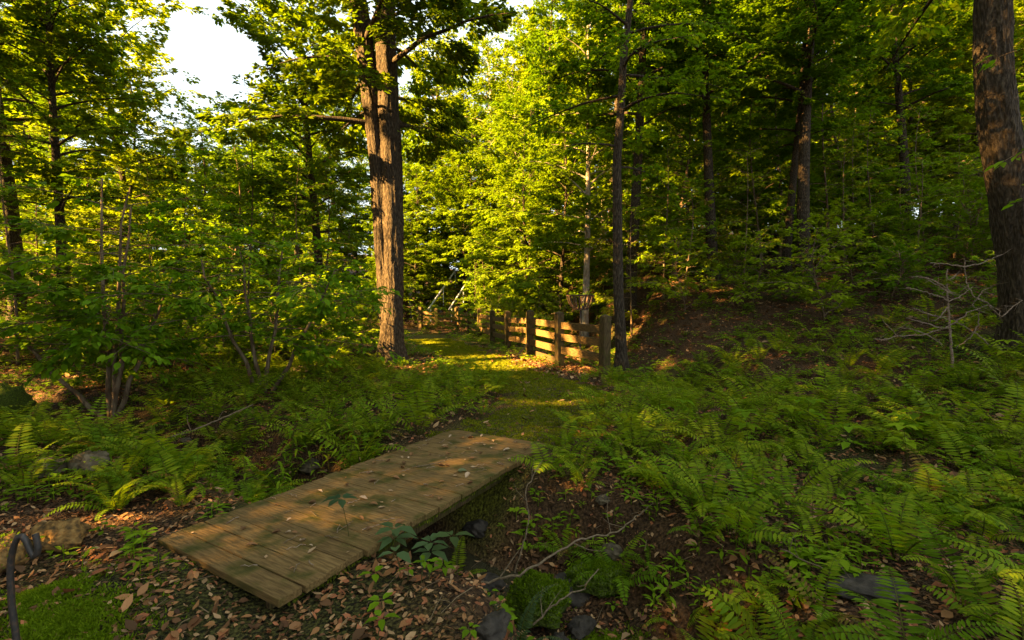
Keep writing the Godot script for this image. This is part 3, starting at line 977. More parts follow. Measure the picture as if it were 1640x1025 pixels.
func build_basket() -> void:
	# an iron basket of flat bars on a pole, planted with greenery
	var x := 1.86
	var d := 12.9
	var g := gh(x, d)
	var o := base("iron_basket", W(x, g, d))
	tag(o, "open iron bar basket on a pole, planted, above the fence", "planter")
	var rim_y := 1.73 - g
	var low := 1.36 - g
	var mb := Mb.new()
	var pts := PackedVector3Array()
	var rad := PackedFloat32Array()
	for i in 33:
		var a := TAU * i / 32
		pts.append(Vector3(cos(a) * 0.37, rim_y, sin(a) * 0.37))
		rad.append(0.018)
	mb.tube(pts, rad, 6, WHITE)
	part("rim", mb.mesh(M.rust), o)
	var bar := Mb.new()
	var prof := []
	for i in 7:
		var t := i / 6.0
		prof.append(Vector2(lerpf(0.37, 0.19, pow(t, 2.0)), lerpf(rim_y, low, t)))
	for i in 6:
		var p: Vector2 = prof[i]
		var q: Vector2 = prof[i + 1]
		var c := (p + q) * 0.5
		var ang := atan2(q.x - p.x, -(q.y - p.y))
		bar.box(Vector3(c.x, c.y, 0), Vector3(0.008, p.distance_to(q) + 0.004, 0.042), 0.001, WHITE, Basis(Vector3.BACK, ang))
	var bm := bar.mesh(M.rust)
	for k in 14:
		part("bar", bm, o, Transform3D(Basis(Vector3.UP, TAU * k / 14), Vector3.ZERO))
	var bt := Mb.new()
	bt.tube(PackedVector3Array([Vector3(0, low - 0.02, 0), Vector3(0, low + 0.02, 0)]), PackedFloat32Array([0.2, 0.2]), 16, WHITE)
	part("bottom", bt.mesh(M.rust), o)
	var po := Mb.new()
	po.tube(PackedVector3Array([Vector3(0, -0.2, 0), Vector3(0, low, 0)]), PackedFloat32Array([0.025, 0.025]), 8, WHITE)
	part("pole", po.mesh(M.iron), o)
	rng.seed = 88
	var lm := Mb.new()
	var wm := Mb.new()
	for i in 10:
		var a := R(0, TAU)
		spray(lm, wm, Vector3(cos(a) * 0.12, rim_y + 0.0, sin(a) * 0.12), Vector3(cos(a), 0.55, sin(a)).normalized(), R(0.14, 0.24), {"leaf": 0.07, "col": GREEN, "col2": LIME, "cover": 1.0, "twigs": false})
	var pl := base("basket_plant", W(x, g + rim_y - 0.06, d))
	part("foliage", lm.mesh(M.leaf), pl, Transform3D(Basis(), Vector3(0, -rim_y + 0.06, 0)))
	tag(pl, "bright green plant growing in the iron basket", "plant")

func build_hook() -> void:
	var dz := 1.72
	var mb := Mb.new()
	var pts := PackedVector3Array()
	var rad := PackedFloat32Array()
	var raw := [[14, 1090], [9, 1025], [4, 977], [3, 930], [5, 902], [11, 878], [18, 865], [25, 864], [31, 872], [37, 887], [43, 897], [48, 893], [50, 883], [48, 870], [46, 860]]
	var c := Curve3D.new()
	var first := Vector3((14 - 820) / 760.0 * dz, gh(-1.83, dz) - 0.1, -dz)
	c.add_point(Vector3.ZERO)
	for q in raw:
		c.add_point(Vector3((q[0] - 820) / 760.0 * dz, EYE + (490 - q[1]) / 760.0 * dz, -dz) - first)
	c.bake_interval = 0.01
	for p in c.get_baked_points():
		pts.append(p)
		rad.append(0.0105)
	mb.tube(pts, rad, 10, WHITE)
	tag(top("iron_hook", mb.mesh(M.iron), first), "dark iron garden hook curling over at its top", "garden hook")

# ------------------------------------------------------------------ cabin far behind the fence
func build_cabin() -> void:
	var g := gh(-2.2, 36.0)
	var o := base("cabin", W(-1.6, g, 37.5), 0.12)
	tag(o, "small brown cabin with a pale metal roof hidden in the trees", "cabin")
	var wl := Mb.new()
	wl.box(Vector3(0, 2.4, 0), Vector3(4.6, 5.2, 4.0), 0.02, WHITE)
	part("wall", wl.mesh(M.cabin), o)
	var rf := Mb.new()
	for s in [-1.0, 1.0]:
		rf.box(Vector3(0, 5.75, s * 1.25), Vector3(5.4, 0.1, 2.9), 0.01, WHITE, Basis(Vector3.RIGHT, s * 0.42))
	part("roof", rf.mesh(M.zinc), o)
	for x in [-1.2, 1.2]:
		var fm := Mb.new()
		fm.box(Vector3(x, 3.6, 2.03), Vector3(0.95, 1.15, 0.06), 0.01, WHITE)
		var w := part("window", fm.mesh(M.post), o)
		var pn := Mb.new()
		pn.box(Vector3(x, 3.6, 2.065), Vector3(0.8, 1.0, 0.02), 0.004, WHITE)
		part("pane", pn.mesh(M.glass_dark), w)
	var s := base("outdoor_stair", W(-5.2, gh(-5.2, 30.0), 30.0))
	tag(s, "steep outdoor stair with blue-grey handrails half hidden by leaves", "stair")
	for k in 12:
		var sm := Mb.new()
		sm.box(Vector3(0.5 + k * 0.13, 0.2 + k * 0.24, -k * 0.22), Vector3(1.3, 0.05, 0.26), 0.006, WHITE)
		part("step", sm.mesh(M.post), s)
	for sx in [-0.1, 1.22]:
		var hm := Mb.new()
		var b := Basis.looking_at(Vector3(0.13, 0.24, -0.22).normalized())
		hm.box(Vector3(sx + 0.72, 2.55, -1.2), Vector3(0.07, 0.09, 3.9), 0.01, WHITE, b)
		part("handrail", hm.mesh(M.zinc), s)
		for k in [1, 6, 11]:
			var um := Mb.new()
			um.box(Vector3(sx + k * 0.13, 0.6 + k * 0.24, -k * 0.22), Vector3(0.05, 1.1, 0.05), 0.006, WHITE)
			part("baluster", um.mesh(M.zinc), s)

# ------------------------------------------------------------------ rocks
func rock_mesh(seed_: int, sz: Vector3, m: Material, rough := 0.28) -> ArrayMesh:
	var f := FastNoiseLite.new()
	f.seed = seed_
	f.frequency = 0.9
	f.fractal_octaves = 4
	var mb := Mb.new()
	var nu := 22
	var nv := 14
	for j in nv + 1:
		for i in nu:
			var a := TAU * i / nu
			var b := PI * j / nv
			var p := Vector3(cos(a) * sin(b), cos(b), sin(a) * sin(b))
			var r := 1.0 + rough * f.get_noise_3dv(p * 1.4) * 2.0
			p = p * r
			p.y = maxf(p.y, -0.5)
			mb.v.append(p * sz * 0.5)
			mb.n.append(Vector3.UP)
			mb.c.append(WHITE)
	for j in nv:
		for i in nu:
			var a := j * nu + i
			var b := j * nu + (i + 1) % nu
			mb.ix.append(a); mb.ix.append(a + nu); mb.ix.append(b)
			mb.ix.append(b); mb.ix.append(a + nu); mb.ix.append(b + nu)
	var acc := PackedVector3Array()
	acc.resize(mb.v.size())
	for k in range(0, mb.ix.size(), 3):
		var n := (mb.v[mb.ix[k + 2]] - mb.v[mb.ix[k]]).cross(mb.v[mb.ix[k + 1]] - mb.v[mb.ix[k]])
		for e in 3:
			acc[mb.ix[k + e]] += n
	for k in acc.size():
		mb.n[k] = acc[k].normalized() if acc[k].length() > 1e-9 else Vector3.UP
	return mb.mesh(m)

func moss_coat(mesh: ArrayMesh, seed_: int, cnt: int, from_up: float, ln: float) -> ArrayMesh:
	# short moss shoots standing on the upper side of a rock
	rng.seed = seed_
	var a := mesh.surface_get_arrays(0)
	var v: PackedVector3Array = a[Mesh.ARRAY_VERTEX]
	var n: PackedVector3Array = a[Mesh.ARRAY_NORMAL]
	var ix: PackedInt32Array = a[Mesh.ARRAY_INDEX]
	var mb := Mb.new()
	var tn := ix.size() / 3
	for i in cnt:
		var t := rng.randi() % tn
		var u := rng.randf()
		var w := rng.randf() * (1.0 - u)
		var nn := n[ix[t * 3]]
		if nn.y < from_up + R(-0.2, 0.2):
			continue
		var p := v[ix[t * 3]] * (1.0 - u - w) + v[ix[t * 3 + 1]] * u + v[ix[t * 3 + 2]] * w
		var d := (nn + Vector3(R(-0.8, 0.8), R(-0.2, 0.5), R(-0.8, 0.8))).normalized()
		var up := d.cross(Vector3(R(-1, 1), R(-1, 1), R(-1, 1))).normalized()
		mb.leaf(p - nn * 0.003, d, up, ln * R(0.6, 1.3), ln * 0.5, jitter(Color(0.09, 0.15, 0.008), LIME, 0.3))
	return mb.mesh(M.leaf)

func put_rock(called: String, x: float, d: float, sz: Vector3, seed_: int, m: Material, label: String, moss := 0, sink := 0.25, rough := 0.28) -> void:
	var y := gh(x, d)
	var me := rock_mesh(seed_, sz, m, rough)
	var o := base(called, W(x, y + sz.y * (0.5 - sink), d))
	part("stone", me, o)
	if moss > 0:
		tag(part("moss", moss_coat(me, seed_, moss, 0.15, 0.022), o), "", "", "", "stuff")
	tag(o, label, "rock")

func build_rocks() -> void:
	put_rock("mossy_rock", 0.16, 3.02, Vector3(0.36, 0.3, 0.34), 5, M.rock_moss, "round rock thickly covered in green moss in the creek bed", 12000, 0.1)
	put_rock("mossy_rock", 0.62, 3.3, Vector3(0.4, 0.2, 0.34), 6, M.rock_moss, "low flat moss-topped stone on the creek bank beside dead leaves", 6000, 0.2)
	put_rock("ochre_rock", -2.82, 2.9, Vector3(0.3, 0.2, 0.22), 7, M.rock_ochre, "ochre yellow boulder on the ground beside the iron hook", 0, 0.2)
	put_rock("ochre_rock", -2.95, 2.66, Vector3(0.3, 0.22, 0.26), 8, M.rock_ochre, "smaller ochre stone beside the yellow boulder", 500, 0.2)
	put_rock("slate_slab", 1.88, 2.45, Vector3(0.42, 0.09, 0.22), 9, M.slate, "flat dark slate slab lying among the ferns", 0, 0.2, 0.2)
	put_rock("creek_boulder", -8.3, 7.6, Vector3(0.8, 0.8, 0.7), 10, M.rock_moss, "large dark boulder on the far creek bank", 1600, 0.1)
	put_rock("creek_stone", -4.05, 4.1, Vector3(0.34, 0.17, 0.26), 12, M.rock, "pale grey stone at the creek edge, the flatter of two", 0, 0.2)
	put_rock("creek_stone", -3.72, 4.15, Vector3(0.3, 0.2, 0.24), 14, M.rock, "pale grey stone at the creek edge, the rounder of two", 0, 0.2)
	put_rock("flat_stone", -4.35, 10.1, Vector3(0.7, 0.22, 0.5), 15, M.rock, "flat grey stone showing above the fern bed", 0, 0.1)
	rng.seed = 99
	var small := rock_mesh(17, Vector3(0.2, 0.13, 0.17), M.rock)
	var dark := rock_mesh(18, Vector3(0.24, 0.12, 0.18), M.slate)
	for i in 44:
		var t := R(0.0, 7.0)
		var k := int(t)
		var p: Vector2 = stream_pts[k].lerp(stream_pts[k + 1], t - k) + Vector2(R(-0.6, 0.6), R(-0.6, 0.6))
		var r := top("creek_stone", small if i % 2 else dark, W(p.x, gh(p.x, p.y) + 0.02, p.y))
		r.rotation = Vector3(R(-0.3, 0.3), R(0, TAU), R(-0.3, 0.3))
		r.scale = Vector3.ONE * R(0.5, 1.5)
		tag(r, "small grey stone lying in the creek bed" if i % 2 else "small blackish stone lying in the creek bed", "stone", "stones of the creek bed")

# ------------------------------------------------------------------ ferns
func frond_mesh(seed_: int, ln: float, pairs: int, lobes: int, col: Color, col2: Color, arch: float, wide := 0.23) -> ArrayMesh:
	rng.seed = seed_
	var mb := Mb.new()
	var ang := 1.22
	var p := Vector3.ZERO
	var steps := pairs + 5
	var pts := PackedVector3Array([p])
	var rad := PackedFloat32Array([0.0045])
	var tang := []
	var sway := R(-0.12, 0.12)
	var z := 0.0
	for i in steps:
		var t := float(i) / steps
		ang -= arch / steps * (0.5 + t)
		z += sway * t / steps
		var dv := Vector3(cos(ang), sin(ang), z * 3.0).normalized()
		p += dv * (ln / steps)
		tang.append(dv)
		pts.append(p)
		rad.append(lerpf(0.0045, 0.001, t))
	mb.tube(pts, rad, 3, Color(0.11, 0.12, 0.02))
	var gap := ln / steps
	for i in range(4, steps):
		var t := float(i - 4) / (steps - 4)
		var w := ln * wide * pow(1.0 - t, 0.8) * (0.55 + 0.45 * smoothstep(0.0, 0.3, t)) * 1.15 + 0.006
		var along: Vector3 = tang[i]
		var side := along.cross(Vector3.UP).normalized()
		var up := side.cross(along).normalized()
		for sg in [-1.0, 1.0]:
			var dr: Vector3 = (side * sg + along * R(0.22, 0.4) + Vector3(0, R(-0.28, -0.02), 0)).normalized()
			var wl := w * R(0.88, 1.08)
			var c0 := jitter(col, col2, 0.35)
			if lobes < 0:
				mb.leaf(pts[i], dr, up, wl, gap * 0.72, c0)
			elif lobes == 0:
				mb.broad(pts[i], dr, up, wl, gap * 0.85, c0)
			else:
				var across := dr.cross(up).normalized()
				var lob := maxi(2, int(lobes * wl / (ln * wide)) + 1)
				for j in lob:
					var f := (j + 0.5) / lob
					var q := pts[i] + dr * (wl * f)
					var hl := gap * 0.42 * (1.0 - 0.7 * f) + 0.002
					var a := wl / lob * 0.46
					for s2 in [-1.0, 1.0]:
						mb.tri(q - dr * a, q + dr * (a * 1.5) + across * (s2 * hl) - up * (hl * 0.2), q + dr * a, c0)
	return mb.mesh(M.leaf)

var fronds := {}
func make_fern(called: String, kind: String, x: float, d: float, cnt: int, size: float, label: String, group: String) -> void:
	var o := base(called, W(x, gh(x, d) - 0.01, d), R(0, TAU))
	var list: Array = fronds[kind]
	for i in cnt:
		var az := TAU * i / cnt + R(-0.3, 0.3)
		var s := size * R(0.7, 1.15)
		var b := Basis(Vector3.UP, az) * Basis(Vector3.BACK, R(-0.25, 0.3)) * Basis(Vector3.RIGHT, R(-0.3, 0.3))
		part("frond", fronds.brown[i % 3] if kind in ["lacy", "near"] and rng.randf() < 0.07 else list[rng.randi() % list.size()], o, Transform3D(b.scaled(Vector3.ONE * s), Vector3(cos(az) * 0.02, 0, -sin(az) * 0.02)))
	tag(o, label, "fern", group)

func build_ferns() -> void:
	var fc := Color(0.125, 0.215, 0.01)
	var fy := Color(0.25, 0.29, 0.014)
	fronds = {"brown": [], "near": [], "lacy": [], "broad": [], "dark": []}
	for k in 6:
		fronds.lacy.append(frond_mesh(300 + k, 0.72, 14 + k % 3, -1, fc.lerp(fy, [0.0, 0.3, 0.1, 0.6, 0.0, 0.2][k]), fy, 1.15 + 0.16 * k, 0.2))
	for k in 3:
		fronds.brown.append(frond_mesh(380 + k, 0.6, 14, -1, Color(0.16, 0.1, 0.03), Color(0.24, 0.2, 0.03), 1.9 + 0.2 * k, 0.14))
		fronds.near.append(frond_mesh(390 + k, 0.68, 21, 0, fc.lerp(fy, 0.15 * k), fy, 1.2 + 0.25 * k, 0.19))
		fronds.near.append(frond_mesh(395 + k, 0.5 + 0.05 * k, 17 + 3 * k, 0, fc.lerp(DEEP, 0.4 + 0.2 * k), fc, 2.3 - 0.35 * k, 0.16 + 0.03 * k))
		fronds.broad.append(frond_mesh(320 + k, 0.52, 11, 0, fc, fy, 1.35 + 0.2 * k, 0.3))
	for k in 3:
		fronds.dark.append(frond_mesh(340 + k, 0.55, 26, 0, Color(0.07, 0.11, 0.045), Color(0.09, 0.13, 0.05), 1.5 + 0.15 * k, 0.15))
	rng.seed = 410
	var spots := []
	var tries := 0
	var near_free := func(p: Vector2, r: float) -> bool:
		for s in spots:
			if s.distance_squared_to(p) < r * r:
				return false
		return true
	# fern bed on the hillside of the creek
	while spots.size() < 205 and tries < 9000:
		tries += 1
		var d := 1.75 + 7.6 * pow(rng.randf(), 1.2)
		var x := R(0.3, 0.75 + d * 1.02)
		var p := Vector2(x, d)
		if dist_line(p, path_pts) < 0.5 or dist_line(p, stream_pts) < 0.38 or on_deck(x, d, 0.15) or dist_line(p, fence_pts) < 0.4:
			continue
		if p.distance_to(Vector2(0.85, 3.6)) < 0.33 or p.distance_to(Vector2(4.3, 6.8)) < 0.55 or p.distance_to(Vector2(1.85, 2.4)) < 0.33:
			continue
		if nz.get_noise_2d(x * 6.0 + 11.0, d * 6.0) < -0.22:
			continue
		if x > 4.5 and rng.randf() < 0.35:
			continue
		if not near_free.call(p, 0.16 + 0.022 * d):
			continue
		spots.append(p)
		var broad := rng.randf() < 0.38 and d < 6.0
		make_fern("fern", "broad" if broad else ("near" if d < 4.6 else "lacy"), x, d, 5 if broad else 4 + rng.randi() % 5, R(0.45, 0.95) if d < 4.6 else R(0.65, 1.1), "broad-lobed green fern in the bed between path and hillside" if broad else "lacy green fern in the bed between path and hillside", "ferns between path and hillside")
	var first := spots.size()
	tries = 0
	while spots.size() < first + 100 and tries < 9000:
		tries += 1
		var d := R(4.5, 10.8)
		var x := R(-6.2, -0.2)
		var p := Vector2(x, d)
		if dist_line(p, path_pts) < 0.7 or dist_line(p, stream_pts) < 0.35 or on_deck(x, d, 0.15) or p.distance_to(Vector2(-3.1, 12.2)) < 1.0:
			continue
		if p.distance_to(Vector2(-6.2, 7.3)) < 0.5 or p.distance_to(Vector2(-4.3, 8.2)) < 0.3:
			continue
		if not near_free.call(p, 0.33):
			continue
		spots.append(p)
		make_fern("fern", "lacy", x, d, 5 + rng.randi() % 4, R(0.75, 1.1), "lacy green fern in the bed between creek and twin-stemmed tree", "ferns between creek and twin-stemmed tree")
	for q in [[-2.5, 3.55], [-2.75, 3.8], [-2.2, 3.95], [-2.95, 3.5], [-4.4, 4.7], [-4.9, 5.0], [-3.6, 4.5], [-5.2, 4.4], [-3.3, 3.9], [-3.9, 3.75], [-4.7, 3.9], [-2.9, 4.3], [-2.4, 4.35], [-1.9, 4.5], [-1.5, 4.75]]:
		make_fern("fern", "near", q[0], q[1], 6, R(0.5, 0.75), "small lacy fern on the near creek bank beside the bridge", "small ferns on the near creek bank")
	for i in 50:
		var d := R(3.5, 6.2)
		var x := R(-4.6, -1.2)
		if on_deck(x, d, 0.1) or dist_line(Vector2(x, d), stream_pts) < 0.1:
			continue
		make_fern("fern", "near", x, d, 6, R(0.6, 1.0), "small lacy fern on the near creek bank beside the bridge", "small ferns on the near creek bank")
	for q in [[1.0, 2.75], [1.25, 3.05], [0.95, 3.2], [1.35, 2.6], [1.1, 4.1], [0.75, 4.35], [1.4, 3.4], [1.05, 2.4], [1.3, 2.1], [0.55, 4.6], [1.2, 3.75], [0.5, 4.1], [1.55, 2.85]]:
		make_fern("fern", "near", q[0], q[1], 5, R(0.4, 0.65), "small fern on the bank between creek bed and fern bed", "small ferns on the bank below the fern bed")
	make_fern("dark_fern", "dark", 0.02, 2.42, 7, 0.75, "dark bluish-green fern with narrow fronds below the mossy rock", "")
	make_fern("dark_fern", "dark", 0.36, 2.38, 4, 0.7, "dark bluish-green fern of few upright fronds near the mossy rock", "")
	make_fern("creek_fern", "near", -0.42, 3.5, 4, 0.62, "fern standing in the dark gully under the bridge edge", "")

# ------------------------------------------------------------------ low plants
func seedling(x: float, d: float, h: float, leaves: int, ln: float, col: Color, label: String, whorls := 1, group := "") -> void:
	var o := base("woodland_seedling", W(x, gh(x, d) - 0.01, d), R(0, TAU))
	tag(o, label, "plant", group)
	var lean := Vector3(R(-0.15, 0.15), 0, R(-0.15, 0.15)) * h
	var st := Mb.new()
	st.tube(PackedVector3Array([Vector3.ZERO, Vector3(0, h * 0.5, 0) + lean * 0.3, Vector3(0, h, 0) + lean]), PackedFloat32Array([0.003, 0.0028, 0.002]), 5, Color(0.12, 0.11, 0.04))
	part("stem", st.mesh(M.leaf), o)
	for w in whorls:
		var hh := h * (1.0 - 0.3 * w)
		for i in leaves:
			var a := TAU * i / leaves + R(-0.25, 0.25) + w * 0.6
			var mb := Mb.new()
			var dr := Vector3(cos(a), R(-0.12, 0.12), sin(a)).normalized()
			var up := Vector3(R(-0.15, 0.15), 1, R(-0.15, 0.15))
			up = (up - dr * up.dot(dr)).normalized()
			var ll := ln * R(0.75, 1.15)
			var c := jitter(col, col, 0)
			mb.broad(dr * 0.012, dr, up, ll, ll * R(0.46, 0.58), c, R(0.1, 0.25))
			part("leaf", mb.mesh(M.leaf), o, Transform3D(Basis(), Vector3(0, hh, 0) + lean * (hh / h)))

func build_low_plants() -> void:
	rng.seed = 610
	var grey := Color(0.1, 0.155, 0.06)
	seedling(-1.02, 2.95, 0.36, 6, 0.1, Color(0.06, 0.11, 0.05), "tall-stemmed seedling with a star of dark leaves over the deck edge")
	seedling(-0.72, 2.85, 0.2, 5, 0.13, grey, "seedling with large grey-green oval leaves below the deck edge", 2)
	seedling(-0.5, 2.78, 0.18, 5, 0.12, grey, "second grey-green seedling crowding the larger one below the deck", 2)
	seedling(-0.62, 2.6, 0.15, 3, 0.12, grey, "three-leaved grey-green seedling on the litter below the deck", 1)
	seedling(-0.33, 2.86, 0.3, 4, 0.11, Color(0.1, 0.15, 0.05), "slim seedling with toothed leaves standing clear beside the creek bed")
	for i in 34:
		var d := R(2.0, 3.1)
		var x := R(-1.5, 1.4)
		if on_deck(x, d, 0.06) or dist_line(Vector2(x, d), stream_pts) < 0.25:
			continue
		seedling(x, d, R(0.05, 0.14), 3 + rng.randi() % 3, R(0.04, 0.075), GREEN, "small green seedling on the leaf litter near the bridge", 1, "small seedlings near the bridge")
	for i in 40:
		var d := R(4.0, 9.0)
		var x := R(2.0, 8.5)
		if x > d * 1.05:
			continue
		seedling(x, d, R(0.2, 0.55), 4 + rng.randi() % 3, R(0.1, 0.17), LIME if i % 3 == 0 else GREEN, "broad-leaved seedling rising out of the ferns and litter", 2, "broad-leaved seedlings on the hillside foot")
	# leafy herbs beside the bridge
	for i in 15:
		var x := -2.35 + R(-0.5, 0.75)
		var d := 4.75 + R(-0.45, 0.5)
		if on_deck(x, d, 0.05):
			continue
		var o := base("leafy_herb", W(x, gh(x, d) - 0.01, d), R(0, TAU))
		tag(o, "upright herb with narrow drooping leaves beside the bridge", "plant", "upright herbs beside the bridge")
		var h := R(0.4, 0.72)
		var lean := Vector3(R(-0.1, 0.1), 0, R(-0.1, 0.1))
		var st := Mb.new()
		st.tube(PackedVector3Array([Vector3.ZERO, Vector3(0, h * 0.5, 0) + lean * 0.4, Vector3(0, h, 0) + lean]), PackedFloat32Array([0.004, 0.0035, 0.002]), 5, Color(0.14, 0.13, 0.04))
		part("stem", st.mesh(M.leaf), o)
		for k in 13:
			var t := 0.3 + 0.7 * k / 12.0
			var a := k * 2.4
			var dr := Vector3(cos(a), R(-0.35, 0.1), sin(a)).normalized()
			var up := (Vector3.UP - dr * dr.y).normalized()
			var mb := Mb.new()
			mb.broad(Vector3.ZERO, dr, up, R(0.09, 0.14), 0.028, jitter(GREEN, LIME, 0.3), 0.3)
			part("leaf", mb.mesh(M.leaf), o, Transform3D(Basis(), Vector3(0, h * t, 0) + lean * t * t))
	# fallen branches by the creek
	for q in [[[[-0.28, -0.36, 3.0], [0.05, -0.25, 2.95], [0.42, -0.12, 3.12], [0.75, -0.14, 3.3], [1.05, -0.02, 3.5]], 0.009, "long curved bare branch arching over the creek bed"],
			[[[0.02, -0.4, 3.25], [0.12, -0.1, 3.35], [0.1, 0.12, 3.4], [0.22, 0.3, 3.5]], 0.006, "thin upright bare twig rising from the creek bed"],
			[[[0.12, -0.35, 2.62], [0.28, -0.22, 2.66], [0.42, -0.2, 2.72], [0.52, -0.12, 2.8]], 0.006, "short bent twig in front of the mossy rock"],
			[[[-3.9, -0.02, 4.9], [-3.4, 0.12, 5.0], [-2.9, 0.35, 5.3]], 0.012, "bare stick leaning out of the ferns on the creek bank"],
			[[[1.55, 0.05, 2.7], [1.75, 0.0, 2.5], [2.05, -0.02, 2.3]], 0.004, "pale grass-thin twig lying across the slate slab"]]:
		var pts := PackedVector3Array()
		var rad := PackedFloat32Array()
		var cv := Curve3D.new()
		var a0: Array = q[0][0]
		for w in q[0]:
			cv.add_point(Vector3(w[0] - a0[0], w[1] - a0[1], -(w[2] - a0[2])))
		cv.bake_interval = 0.06
		var bp := cv.get_baked_points()
		for i in bp.size():
			pts.append(bp[i] + Vector3(R(-1, 1), R(-1, 1), R(-1, 1)) * 0.008)
			rad.append(q[1] * lerpf(1.0, 0.45, float(i) / bp.size()))
		var mb := Mb.new()
		mb.tube(pts, rad, 6, WHITE)
		for k in 4:
			var i := 1 + rng.randi() % (pts.size() - 2)
			var dr := Vector3(R(-1, 1), R(-0.1, 1), R(-1, 1)).normalized() * R(0.08, 0.25)
			mb.tube(PackedVector3Array([pts[i], pts[i] + dr * 0.6, pts[i] + dr + Vector3(0.02, 0.02, 0)]), PackedFloat32Array([rad[i] * 0.6, rad[i] * 0.45, rad[i] * 0.2]), 4, WHITE)
		tag(top("fallen_branch", mb.mesh(M.stick), W(a0[0], a0[1], a0[2])), q[2], "branch")

# the half-dead pine sapling in front of the leaning tree: bare pale boughs, a few needle tufts
func build_pine() -> void:
	rng.seed = 660
	var dz := 7.1
	var foot := Vector2((1528 - 820) / 760.0 * dz, dz)
	var o := base("pine_sapling", W(foot.x, gh(foot.x, dz), dz))
	tag(o, "half-dead pine sapling with bare pale crooked boughs beside the leaning tree", "sapling")
	var at := o.position
	var to := func(q: Array, off: float) -> Vector3:
		var px: float = 1400 + q[0] * 0.2634
		var py: float = 330 + q[1] * 0.2634
		var d := dz + off
		return W((px - 820) / 760.0 * d, EYE + (490 - py) / 760.0 * d, d) - at
	var lines := [
		[[435, 380], [440, 520], [452, 640], [465, 780], [480, 900], [486, 985]],
		[[330, 345], [440, 355], [540, 370], [640, 350], [770, 295]],
		[[540, 320], [545, 400], [560, 480], [600, 550], [690, 590], [765, 640], [760, 670]],
		[[725, 480], [650, 520], [620, 570], [595, 600], [620, 625]],
		[[55, 705], [150, 790], [290, 785], [420, 745], [500, 705], [580, 640], [690, 605]],
		[[480, 690], [570, 745], [640, 785], [700, 840], [800, 885]],
		[[190, 680], [300, 710], [400, 740], [460, 740]],
		[[280, 425], [380, 480], [440, 520]],
		[[190, 495], [300, 520], [420, 560], [450, 580], [520, 550], [600, 490]],
		[[0, 805], [60, 815], [150, 790]],
		[[640, 640], [635, 720], [600, 790], [520, 850]],
		[[900, 575], [820, 630], [780, 675], [690, 605]],
		[[160, 740], [240, 750], [310, 775], [420, 840]],
		[[220, 430], [330, 440], [440, 500], [480, 540]],
		[[230, 620], [340, 660], [450, 690]],
		[[500, 410], [470, 440], [445, 450]],
		[[380, 690], [430, 640], [452, 610]],
	]
	for k in lines.size():
		var off0 := 0.0 if k == 0 else R(-0.35, 0.35)
		var off1 := 0.0 if k == 0 else R(-0.35, 0.35)
		var cv := Curve3D.new()
		var ln: Array = lines[k]
		for i in ln.size():
			cv.add_point(to.call(ln[i], lerpf(off0, off1, float(i) / ln.size())))
		cv.bake_interval = 0.06
		var bp := cv.get_baked_points()
		var pts := PackedVector3Array()
		var rad := PackedFloat32Array()
		for i in bp.size():
			var t := float(i) / bp.size()
			pts.append(bp[i] + Vector3(R(-1, 1), R(-1, 1), R(-1, 1)) * 0.008)
			rad.append(lerpf(0.009, 0.02, t) if k == 0 else lerpf(0.0095, 0.005, absf(t - 0.5) * 2.0))
		var mb := Mb.new()
		mb.tube(pts, rad, 5, WHITE)
		if k > 0:
			for e in 10:
				var i := rng.randi() % pts.size()
				var dr := Vector3(R(-1, 1), R(-0.6, 0.6), R(-1, 1)).normalized() * R(0.06, 0.2)
				mb.tube(PackedVector3Array([pts[i], pts[i] + dr]), PackedFloat32Array([0.004, 0.0015]), 3, WHITE)
		part("stem" if k == 0 else "bough", mb.mesh(M.dead), o)
	for q in [[310, 480], [440, 470], [250, 385], [620, 420], [630, 690], [250, 600], [730, 700], [240, 225], [700, 470], [480, 530]]:
		var mb := Mb.new()
		for i in 60:
			var dr := Vector3(R(-1, 1), R(-0.3, 0.9), R(-1, 1)).normalized()
			mb.leaf(Vector3.ZERO, dr, dr.cross(Vector3(R(-1, 1), 1, R(-1, 1))).normalized(), R(0.07, 0.13), 0.005, jitter(OLIVE, LIME, 0.5))
		part("needle_tuft", mb.mesh(M.leaf), o, Transform3D(Basis(), to.call(q, R(-0.2, 0.2))))

# ------------------------------------------------------------------ ground litter, moss and ground cover
func tuft(mb: Mb, x: float, d: float, lift: float, s: float, col: Color) -> void:
	var o := W(x, gh(x, d) - 0.003 + lift, d)
	for i in 5:
		var a := R(0, TAU)
		var dr := Vector3(cos(a) * 0.7, R(0.5, 1.0), sin(a) * 0.7).normalized()
		mb.leaf(o + Vector3(R(-0.02, 0.02), 0, R(-0.02, 0.02)) * s, dr, dr.cross(Vector3(R(-1, 1), 0.2, R(-1, 1))).normalized(), R(0.02, 0.04) * s, 0.01 * s, col)

